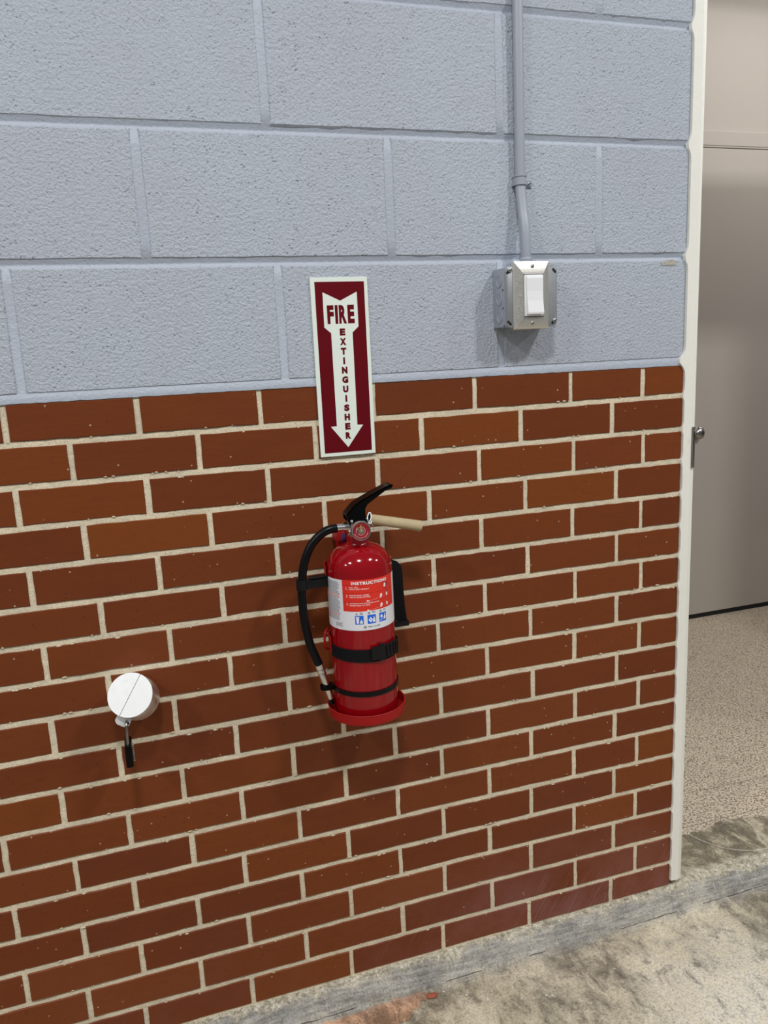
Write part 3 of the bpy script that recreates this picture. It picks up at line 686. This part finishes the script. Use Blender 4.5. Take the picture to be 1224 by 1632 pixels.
tail = mk('strap_tail', bm, M['web'], bk_, smooth=50); tail['label'] = 'loose webbing end hanging beside the cylinder'
mk('strap_tip', box(B(), 0.0945, 0.1215, -0.0525, -0.0435, 0.8465, 0.8560, 0.0015), M['blackpl'], tail, smooth=40)

# ================================================================== FIRE EXTINGUISHER
fe = thing('fire_extinguisher', 'red fire extinguisher with white label, gauge and black hose on the brick wall', 'fire extinguisher', (XC, YC, 0.7185))
mk('cylinder', lathe(B(), (XC, YC, 0), (0, 0, 1), [(0, 0.7190), (0.048, 0.7185), (0.053, 0.7215), (0.0555, 0.727), (RB, 0.735), (RB, 0.976), (0.0555, 0.983), (0.0538, 0.9905), (0.0508, 0.9975), (0.0460, 1.0045), (0.0400, 1.0100), (0.0330, 1.0143), (0.0260, 1.0170), (0.0215, 1.0185), (0.0195, 1.0200), (0.0188, 1.0230), (0.0188, 1.0330), (0, 1.0330)], 96, cap=False), M['red'], fe, smooth=45)
# ---- label
RL = RB+0.00025
lb = mk('label', patch(B(), -112, 82, 0.8823, 0.9692, RL, 70), M['labelw'], fe, smooth=60); lb['label'] = 'white wrap label with red instruction panel'
r1, r3 = RL+0.0001, RL+0.0002
mk('instruction_panel', patch(B(), -47.2, 55, 0.9155, 0.9698, r1, 36), M['labelr'], lb, smooth=60)
bm = B()
for z_ in (0.9607, 0.9464, 0.9312): patch(bm, -46.8, 54.5, z_-0.0002, z_+0.0002, r3, 30)
mk('panel_rule', bm, M['lineb'], lb)
cf = lambda R: (lambda s, z: cyl(s, z, R))
mk('lettering', text(B(), 'INSTRUCTIONS', -30.6, 35.3, 0.9612, 0.9668, cf(r3), 0.042, 1.12), M['lw'], lb)
bm = B()
text(bm, '1.', -40.3, -37.3, 0.9532, 0.9577, cf(r3)); text(bm, 'PULL PIN.', -34.5, -19.0, 0.9560, 0.9580, cf(r3), 0.01); text(bm, 'HOLD UNIT UPRIGHT.', -34.5, 0.1, 0.9529, 0.9549, cf(r3), 0.01)
text(bm, '2.', -40.6, -37.0, 0.9403, 0.9446, cf(r3)); text(bm, 'STAND BACK 10 FEET.', -34.5, -0.5, 0.9424, 0.9446, cf(r3), 0.01); text(bm, 'AIM AT BASE OF FIRE.', -34.5, 1.7, 0.9391, 0.9413, cf(r3), 0.01)
text(bm, '3.', -40.8, -37.0, 0.9262, 0.9305, cf(r3)); text(bm, 'DEPRESS AND SQUEEZE LEVER.', -34.8, 17.6, 0.9283, 0.9305, cf(r3), 0.01); text(bm, 'SWEEP SIDE TO SIDE.', -34.8, 0.3, 0.9250, 0.9272, cf(r3), 0.01)
mk('lettering', bm, M['lw'], lb)
# small illustrations: an extinguisher with pin, and two people spraying
bm = B(); bk2 = B()
lpoly(bm, [(28, 0.957), (31, 0.9585), (33, 0.956), (31.5, 0.951), (28.5, 0.952)], r3); lpoly(bk2, [(27, 0.9585), (29, 0.9590), (29, 0.955), (27.3, 0.955)], r3)
lpoly(bk2, [(33, 0.9600), (37, 0.9570), (39, 0.9520), (37.6, 0.9515), (35.5, 0.9560), (33, 0.9585)], r3); lpoly(bk2, [(29, 0.9500), (36, 0.9495), (36, 0.9485), (29, 0.9490)], r3)
for dz in (0.0, -0.0163):
    lpoly(bm, [(19, 0.9350+dz), (21, 0.9345+dz), (24, 0.9375+dz), (24, 0.9405+dz), (22, 0.9425+dz), (19.5, 0.9400+dz)], r3)
    lpoly(bm, [(33, 0.9360+dz), (36.5, 0.9355+dz), (37, 0.9395+dz), (35, 0.9425+dz), (33, 0.9400+dz)], r3)
    lpoly(bk2, [(24, 0.9375+dz), (33, 0.9390+dz), (33, 0.9382+dz), (24, 0.9367+dz)], r3)
    lpoly(bk2, [(34.5, 0.9425+dz), (36, 0.9450+dz), (37.5, 0.9430+dz), (36, 0.9405+dz)], r3)
    lpoly(bm, [(-6, 0.9328+dz), (-4, 0.9345+dz), (-2.5, 0.9335+dz), (0, 0.9332+dz), (0, 0.9324+dz), (-5, 0.9318+dz)], r3)
    for k in range(6): lpoly(bm, [(1.5+2.6*k, 0.9333+dz+0.00045*k), (3.0+2.6*k, 0.9336+dz+0.00045*k), (3.0+2.6*k, 0.9332+dz+0.00045*k), (1.5+2.6*k, 0.9329+dz+0.00045*k)], r3)
mk('illustration', bm, M['lw'], lb); mk('illustration', bk2, M['ink'], lb)
# fire class pictograms
for k, (a, b) in enumerate(((-27.0, -12.3), (-5.8, 9.2), (15.9, 30.6))):
    mk('pictogram', patch(B(), a, b, 0.8932, 0.9085, r1, 6), M['blue'], lb)
    bm = B(); w = b-a; q = lambda pts: lpoly(bm, [(a+w*u, 0.8932+0.0153*v) for u, v in pts], r3)
    if k == 0:
        q([(0.18, 0.12), (0.42, 0.10), (0.47, 0.72), (0.12, 0.74)]); q([(0.08, 0.78), (0.52, 0.76), (0.50, 0.86), (0.12, 0.88)]); q([(0.55, 0.10), (0.90, 0.10), (0.88, 0.30), (0.78, 0.45), (0.75, 0.62), (0.66, 0.40), (0.58, 0.34)])
    elif k == 1:
        q([(0.10, 0.42), (0.34, 0.76), (0.62, 0.52), (0.40, 0.12)]); q([(0.62, 0.14), (0.92, 0.16), (0.90, 0.40), (0.82, 0.72), (0.74, 0.82), (0.70, 0.55), (0.60, 0.34)])
    else:
        q([(0.12, 0.60), (0.30, 0.86), (0.46, 0.70), (0.44, 0.44), (0.26, 0.40)]); q([(0.60, 0.18), (0.90, 0.24), (0.92, 0.48), (0.84, 0.62), (0.78, 0.92), (0.70, 0.60), (0.62, 0.42)]); q([(0.12, 0.12), (0.46, 0.24), (0.44, 0.30), (0.12, 0.20)])
    mk('pictogram_drawing', bm, M['lw'], lb)
    # class letter marks over each square
    bm = B(); c0 = a+3
    if k == 0: lpoly(bm, [(c0-2, 0.9100), (c0+2, 0.9100), (c0, 0.9140)], r3)
    elif k == 1: patch(bm, c0-1.9, c0+1.9, 0.9100, 0.9138, r3, 2)
    else: lpoly(bm, [(c0+2*math.cos(t), 0.9119+0.0020*math.sin(t)) for t in [math.pi*2*i/12 for i in range(12)]], r3)
    mk('class_mark', bm, M['inkg'], lb)
    mk('class_letter', text(B(), 'ABC'[k], c0-0.8, c0+0.8, 0.9105, 0.9127 if k == 0 else 0.9132, cf(r3+0.0001)), M['lw'], lb)
    bm = B()
    for j in range(2 if k else 3): patch(bm, c0+5.5, c0+5.5+(5 if k else 4.2)+j*0.7, 0.9131-j*0.0013, 0.9138-j*0.0013, r3, 2)
    mk('fine_print', bm, M['inkg'], lb)['kind'] = 'stuff'
bm = B(); cx_, cz_ = -10.4, 0.8880
lpoly(bm, [(cx_-2.9, cz_), (cx_-0.5, cz_+0.0023), (cx_+0.5, cz_+0.0023), (cx_+2.9, cz_), (cx_+0.5, cz_-0.0023), (cx_-0.5, cz_-0.0023)], r3)
lg = mk('emblem', bm, M['ink'], lb)
bm = B(); lpoly(bm, [(cx_-1.2, cz_+0.0002), (cx_, cz_+0.0013), (cx_+1.2, cz_+0.0002), (cx_+0.7, cz_-0.0008), (cx_-0.7, cz_-0.0008)], r3+0.0001); mk('emblem', bm, M['labelw'], lb)
mk('lettering', text(B(), 'FIRST ALERT', -5.6, 17.4, 0.8869, 0.8892, cf(r3), 0.015, 1.15), M['ink'], lb)
# columns of print too small to read
bmk, bmr = B(), B(); z_ = 0.9640; row = 0
while z_ > 0.8975:
    p_ = -104.0 if row else -96; end = rnd.choice((-53, -54, -55.5, -57))
    red = row in (9, 10, 11, 24, 25)
    while p_ < end:
        wd = rnd.uniform(1.6, 4.0); patch(bmr if red else bmk, p_, min(p_+wd, end), z_-0.00055, z_+0.00055, r3, 1); p_ += wd+0.7
    z_ -= 0.00232; row += 1
mk('fine_print', bmk, M['inkg'], lb)['kind'] = 'stuff'; mk('fine_print', bmr, M['inkr'], lb)['kind'] = 'stuff'
bm = B()
for j in range(6):
    p_ = -66
    while p_ < -52: wd = rnd.uniform(1.2, 3); patch(bm, p_, p_+wd, 0.8940-0.00125*j, 0.8945-0.00125*j, r3, 1); p_ += wd+0.6
for j in range(18): patch(bm, 66, 78, 0.9620-0.0042*j, 0.9628-0.0042*j, r3, 3)
mk('fine_print', bm, M['inkg'], lb)['kind'] = 'stuff'
# ---- valve, gauge, lever
vb = B(); lathe(vb, (XC, YC, 0), (0, 0, 1), [(0, 1.0325), (0.0165, 1.0325), (0.0165, 1.036), (0.0135, 1.038), (0.0135, 1.056), (0.0120, 1.060), (0, 1.060)], 32, cap=False)
lathe(vb, (XC, YC, 1.0485), (0, -1, 0), [(0.0100, 0.0), (0.0100, 0.022), (0.0080, 0.024), (0.0080, 0.031)], 24)
mk('valve_body', vb, M['chrome'], fe, smooth=35)
gc = Vector((0.0215, 0, 1.0478)); gy = YC-0.031
ga = mk('gauge', lathe(B(), (gc.x, gy, gc.z), (0, -1, 0), [(0.0150, 0), (0.0168, 0.001), (0.0168, 0.0075), (0.0160, 0.0088), (0.0146, 0.0088), (0.0143, 0.0072), (0, 0.0072)], 48, cap=False), M['chrome'], fe, smooth=35)
fy = gy-0.0073
mk('dial', lathe(B(), (gc.x, fy, gc.z), (0, -1, 0), [(0.0142, 0), (0.0142, 0.0002), (0, 0.0002)], 40), M['dial'], ga)
bm = B()
def arc(bm, r0, r1, a0, a1, y, n=24):
    pv = None
    for k in range(n+1):
        a = math.radians(a0+(a1-a0)*k/n); cur = [bm.verts.new((gc.x+r*math.cos(a), y, gc.z+r*math.sin(a))) for r in (r0, r1)]
        if pv: bm.faces.new((pv[0], cur[0], cur[1], pv[1]))
        pv = cur
arc(bm, 0.0066, 0.0072, -150, 330-150-20, fy-0.0004)
for k in range(22): arc(bm, 0.0080, 0.0093, -60+k*3.1-170, -60+k*3.1-168.2, fy-0.0004, 1)
for k in range(16): arc(bm, 0.0112, 0.0124, 200+k*9, 205+k*9, fy-0.0004, 2)
mk('dial_print', bm, M['lw'], ga)
mk('dial_print', lathe(B(), (gc.x, fy-0.0003, gc.z), (0, -1, 0), [(0.0050, 0), (0.0050, 0.0002), (0, 0.0002)], 24), M['galv'], ga)
bm = B(); arc(bm, 0.0088, 0.0102, 76, 104, fy-0.0005); mk('dial_print', bm, mat('dial_green', (0.05, 0.22, 0.08), 0.4), ga)
mk('needle', prism(B(), [(gc.x-0.0014, gc.z-0.001), (gc.x+0.0014, gc.z-0.001), (gc.x-0.0002, gc.z+0.0102), (gc.x-0.0010, gc.z+0.0102)], fy-0.0012, fy-0.0007), M['yellow'], ga)
mk('gauge_lens', lathe(B(), (gc.x, fy-0.0016, gc.z), (0, -1, 0), [(0.0143, 0), (0.0143, 0.0003), (0.0090, 0.0009), (0, 0.0012)], 40), mat('clear_lens', (1, 1, 1), 0.02, 0.0, Transmission_Weight=1.0, IOR=1.2), ga, smooth=60)
# lever: black channel section, kinked upward, and the fixed carrying handle hidden in the paper tube
LV = [(0.0044, 1.0715), (0.0201, 1.0872), (0.0311, 1.0935), (0.0567, 1.1050), (0.0810, 1.1150), (0.0880, 1.1150), (0.0855, 1.1095), (0.0742, 1.1060), (0.0563, 1.0950), (0.0420, 1.0860), (0.0375, 1.0786), (0.0376, 1.0686), (0.0400, 1.0590), (0.0105, 1.0560), (0.0059, 1.0623)]
bm = B()
prism(bm, LV, -0.0965, -0.0947); prism(bm, LV, -0.0713, -0.0695)
top = LV[0:6]; vv = []
for x, z in top: vv.append([bm.verts.new(q) for q in ((x, -0.0965, z), (x, -0.0695, z), (x+0.0006, -0.0695, z-0.0019), (x+0.0006, -0.0965, z-0.0019))])
for A, D in zip(vv, vv[1:]):
    for k in range(4): bm.faces.new((A[k], A[(k+1) % 4], D[(k+1) % 4], D[k]))
bm.faces.new(vv[0]); bm.faces.new(vv[-1])
mk('lever', bm, M['blackgl'], fe)
mk('rivet', lathe(B(), (0.0130, -0.0966, 1.0603), (0, -1, 0), [(0.0028, 0), (0.0026, 0.001), (0.0016, 0.0019), (0, 0.0022)], 18), M['chrome'], fe, smooth=60)
mk('carry_handle', tube(B(), [(0.034, YC, 1.0545), (0.046, YC, 1.0570), (0.09, YC, 1.0470), (0.1330, YC, 1.0365)], 0.0055, 12), M['blackgl'], fe, smooth=50)
# pull pin ring and its plastic tie
mk('pull_pin', tube(B(), [(0.0405, -0.100, 1.0575), (0.0400, -0.0985, 1.0640), (0.0430, -0.0975, 1.0712), (0.0462, -0.0975, 1.0708), (0.0465, -0.0985, 1.0640), (0.0440, -0.100, 1.0590), (0.0410, -0.100, 1.0560), (0.0440, -0.101, 1.0540), (0.0470, -0.100, 1.0580)], 0.0010, 8), M['white'], fe, smooth=60)
mk('pin_ring', tube(B(), [(0.0370, -0.099, 1.0640), (0.0415, -0.1005, 1.0575), (0.0475, -0.1000, 1.0500), (0.0505, -0.099, 1.0430), (0.0470, -0.099, 1.0440)], 0.0009, 8), M['galv'], fe, smooth=60)
# hose with fittings
mk('hose_fitting', lathe(B(), (0.0120, YC, 1.0488), (-1, 0, -0.01), [(0.0095, 0), (0.0095, 0.003), (0.0085, 0.0035), (0.0085, 0.0105), (0.0062, 0.0110), (0.0062, 0.0125), (0.0068, 0.0130), (0.0070, 0.0265), (0.0066, 0.0270)], 6 if False else 28), M['chrome'], fe, smooth=30)
HP = [(-0.0100, YC, 1.0487), (-0.0200, YC, 1.0480), (-0.0320, -0.082, 1.0440), (-0.0450, -0.081, 1.0345), (-0.0560, -0.080, 1.0220), (-0.0650, -0.080, 1.0050), (-0.0712, -0.080, 0.9850), (-0.0752, -0.080, 0.9600), (-0.0765, -0.080, 0.9350), (-0.0760, -0.080, 0.9080), (-0.0735, -0.080, 0.8800), (-0.0685, -0.080, 0.8520), (-0.0610, -0.081, 0.8280), (-0.0555, -0.082, 0.8130)]
ho = mk('hose', tube(B(), HP, 0.0073, 20), M['black'], fe, smooth=60)
d_ = Vector((-0.0385, -0.083, 0.7470))-Vector((-0.0555, -0.082, 0.8125))
mk('crimp', lathe(B(), (-0.0560, -0.082, 0.8140), d_, [(0.0069, 0), (0.0074, 0.001), (0.0074, 0.0085), (0.0070, 0.0092), (0.0072, 0.0100), (0.0070, 0.0160), (0.0064, 0.0165)], 12), M['chrome'], fe, smooth=25)
mk('nozzle', lathe(B(), (-0.0518, -0.0822, 0.7985), d_, [(0.0066, 0), (0.0070, 0.002), (0.0062, 0.022), (0.0058, 0.040), (0.0052, 0.052), (0.0040, 0.053), (0.0038, 0.045)], 24), M['chrome'], fe, smooth=35)
mk('nozzle_tip', tube(B(), [(-0.0392, -0.083, 0.7475), (-0.0378, -0.083, 0.7420), (-0.0372, -0.083, 0.7372)], 0.0038, 12), M['black'], fe, smooth=50)
# hose clip: black arm with a ring round the hose
mk('hose_clip', box(B(), -0.0700, -0.0280, -0.0860, -0.0740, 0.9500, 0.9660, 0.0015), M['blackpl'], fe, smooth=40)
mk('hose_clip', box(B(), -0.0620, -0.0290, -0.0880, -0.0720, 0.9675, 0.9695, 0.0006), M['blackpl'], fe, smooth=40)
mk('hose_clip_ring', lathe(B(), (-0.0757, -0.080, 0.9490), (0.02, 0, 1), [(0.0076, 0), (0.0092, 0), (0.0092, 0.018), (0.0076, 0.018)], 24), M['blackpl'], fe, smooth=35)
# narrow band round cylinder and nozzle
bb = B(); band(bb, -100, 100, 0.7648, 0.7732, RB+0.0004, RB+0.0020, 60)
nb = mk('hose_band', bb, M['black'], fe, smooth=35); nb['label'] = 'narrow black band holding the nozzle'
bb = B(); pts = []
ctr = Vector((-0.0458, -0.0825, 0.770))
loopp = [(-0.0300, -0.0895), (-0.0380, -0.0915), (-0.0460, -0.0920), (-0.0540, -0.0885), (-0.0562, -0.0820), (-0.0530, -0.0750), (-0.0440, -0.0735), (-0.0330, -0.0745)]
cm = catmull([(x, y, 0) for x, y in loopp], 5); pr = None
for q in cm:
    cur = [bb.verts.new((q.x, q.y, z)) for z in (0.7670, 0.7745)]
    if pr: bb.faces.new((pr[0], cur[0], cur[1], pr[1]))
    pr = cur
bmesh.ops.solidify(bb, geom=bb.faces[:], thickness=0.0014)
mk('nozzle_loop', bb, M['black'], fe, smooth=40)
# bracket's top hook with a faded sticker, seen behind the neck
mk('top_hook', box(B(), -0.0020, 0.0220, -0.052, -0.0100, 1.0150, 1.0330, 0.0015), M['redcup'], bk_, smooth=40)
mk('sticker', box(B(), 0.0040, 0.0120, -0.0526, -0.0519, 1.0170, 1.0310), M['blueplate'], bk_)

# ================================================================== PAPER TUBE on the carrying handle
pt = B(); a = Vector((0.0470, YC, 1.0582)); b = Vector((0.1392, YC, 1.0355)); L_ = (b-a).length
lathe(pt, a, b-a, [(0.0076, 0), (0.0088, 0.0), (0.0088, L_*0.3), (0.0090, L_*0.31), (0.0092, L_*0.7), (0.0096, L_), (0.0086, L_+0.0004), (0.0080, L_*0.9), (0.0076, 0)], 28, cap=False)
o = mk('cardboard_tube', pt, M['kraft'], smooth=40); o['label'] = 'tan rolled cardboard tube slipped over the extinguisher carrying handle'; o['category'] = 'tube'

# ================================================================== VALVE LOCK with padlock
ax = Vector((-0.19, -0.84, 0.51)).normalized()
fc = Vector((-0.3672, -0.0650, 0.8075)); RC = 0.0365; LC = 0.052; bc = fc-ax*LC
cl = thing('valve_lockout_cover', 'round brushed aluminium lockout cover jutting from the lower left brickwork', 'cover', (-0.355, 0, 0.765))
d, u, v = frame_of(ax)
bm = B(); lathe(bm, bc, ax, [(0.0330, 0), (RC, 0.001), (RC, LC-0.0015), (RC-0.0012, LC)], 72, cap=False)
mk('barrel', bm, M['alum'], cl, smooth=40)
# the face is two half discs with a fine gap between them
seamdir = Vector((0.42, 0, 0.90)); seamdir = (seamdir-ax*seamdir.dot(ax)).normalized(); side = ax.cross(seamdir)
for s in (-1, 1):
    bm = B(); n = 40; t_ = []
    for k in range(n+1):
        a = math.pi*k/n; t_.append(fc + seamdir*(math.cos(a)*(RC-0.0006)) + side*(s*(0.00045+math.sin(a)*(RC-0.0011))))
    f = bm.faces.new([bm.verts.new(q+ax*0.0004) for q in t_]); ex = bmesh.ops.extrude_face_region(bm, geom=[f])
    for q in ex['geom']:
        if isinstance(q, bmesh.types.BMVert): q.co -= ax*0.003
    mk('half_lid', bm, M['alumface'], cl)
mk('inner_plug', lathe(B(), fc-ax*0.004, -ax, [(RC-0.002, 0), (RC-0.002, 0.001), (0, 0.001)], 30), M['groove'], cl)
# pipe stub from the wall into the cover
mk('pipe_stub', lathe(B(), (-0.355, 0.0, 0.768), (0, -1, 0), [(0.026, 0), (0.026, 0.003), (0.012, 0.004), (0.012, 0.030)], 28), M['galv'], cl, smooth=40)
# tab with the hasp hole, below the face
tu = Vector((0.96, 0.02, -0.27)).normalized(); tv = Vector((-0.24, -0.30, -0.92)).normalized(); tn = tu.cross(tv).normalized()
tb0 = Vector((-0.3885, -0.0640, 0.7770))
def tp(a, b, c): return tb0 + tu*a + tv*b + tn*c
out2 = [(0, -0.004), (-0.004, 0.010), (-0.001, 0.0150), (0.008, 0.0185), (0.0155, 0.0195), (0.0190, 0.0165), (0.0225, 0.0050), (0.0220, -0.004)]
bm = B(); A = [bm.verts.new(tp(a, b, -0.002)) for a, b in out2]; D = [bm.verts.new(tp(a, b, 0.002)) for a, b in out2]; n = len(A)
bm.faces.new(A); bm.faces.new(D[::-1])
for i in range(n): bm.faces.new((A[i], A[(i+1) % n], D[(i+1) % n], D[i]))
bmesh.ops.bevel(bm, geom=list(bm.edges), offset=0.0006, segments=2, affect='EDGES')
mk('hasp_tab', bm, M['alumface'], cl, smooth=40)
hc = Vector((-0.3775, -0.0670, 0.7605))
nn = tn if tn.y < 0 else -tn
mk('hasp_hole', lathe(B(), hc+nn*0.0012, nn, [(0.0034, 0), (0.0034, 0.0022), (0, 0.0022)], 20), M['groove'], cl)
pl = thing('padlock', 'small black padlock with steel shackle hanging from the round aluminium cover', 'padlock', (-0.379, -0.068, 0.688))
sh = [(-0.3790, -0.0500, 0.7330), (-0.3788, -0.0500, 0.7480), (-0.3785, -0.0515, 0.7575), (-0.3780, -0.0580, 0.7630), (-0.3777, -0.0680, 0.7640), (-0.3778, -0.0745, 0.7600), (-0.3785, -0.0765, 0.7500), (-0.3790, -0.0765, 0.7330), (-0.3793, -0.0765, 0.7250)]
mk('shackle', tube(B(), sh, 0.0024, 12), M['dark'], pl, smooth=60)
bm = B()
yy0, yy1 = -0.0830, -0.0440
box(bm, -0.3848, -0.3736, yy0, yy1, 0.6895, 0.7270, 0.0022)
bd = mk('lock_body', bm, M['blackgl'], pl, smooth=40)
bm = B()
for k in range(8): lathe(bm, (-0.3730, -0.066+0.0, 0.6935+0.0042*k), (1, 0, 0), [(0.0016, 0), (0.0016, 0.0018), (0, 0.0019)], 8)
mk('number_wheels', bm, M['galv'], bd, smooth=30)

# ================================================================== DOOR STRIKE on the frame
ls = thing('door_latch', 'small steel latch plate with round button on the white door frame edge', 'latch', (0.7665, -0.006, 1.073))
mk('latch_plate', box(B(), 0.7612, 0.7668, -0.0085, -0.0036, 1.0725, 1.1560, 0.0010), M['dark'], ls, smooth=40)
mk('latch_bracket', box(B(), 0.7640, 0.7735, -0.0080, -0.0040, 1.1330, 1.1560, 0.001), M['galv'], ls, smooth=40)
bx = Vector((0.35, -0.93, 0.06))
mk('button', lathe(B(), (0.7750, -0.004, 1.1425), bx, [(0.0110, 0), (0.0126, 0.003), (0.0126, 0.006), (0.0108, 0.0100), (0.0070, 0.0125), (0.0042, 0.0132)], 28), M['dark'], ls, smooth=60)
mk('socket', lathe(B(), Vector((0.7750, -0.004, 1.1425))+bx.normalized()*0.0131, bx, [(0.0042, 0), (0.0042, 0.0003), (0, 0.0003)], 6), M['groove'], ls)
mk('pale_disc', lathe(B(), (0.7740, 0.003, 1.1310), (0.2, -0.97, 0), [(0.0115, 0), (0.0115, 0.004), (0, 0.0042)], 24), mat('pale_grey', (0.42, 0.39, 0.34), 0.6), ls, smooth=40)  # pale round disc just below the button

# ================================================================== BRICK CHIP on the floor
bm = B(); bmesh.ops.create_icosphere(bm, subdivisions=3, radius=1.0)
for vtx in bm.verts:
    q = vtx.co.copy(); n_ = 1+0.35*noise.noise(q*1.7+Vector((4, 2, 1)))
    vtx.co = Vector((0.131+q.x*0.0125*n_, -0.066+q.y*0.0065*n_, 0.0726+q.z*0.0030*n_))
o = mk('brick_chip', bm, M['chip']); o['label'] = 'broken red brick chip lying on the concrete at the foot of the wall'; o['category'] = 'chip'
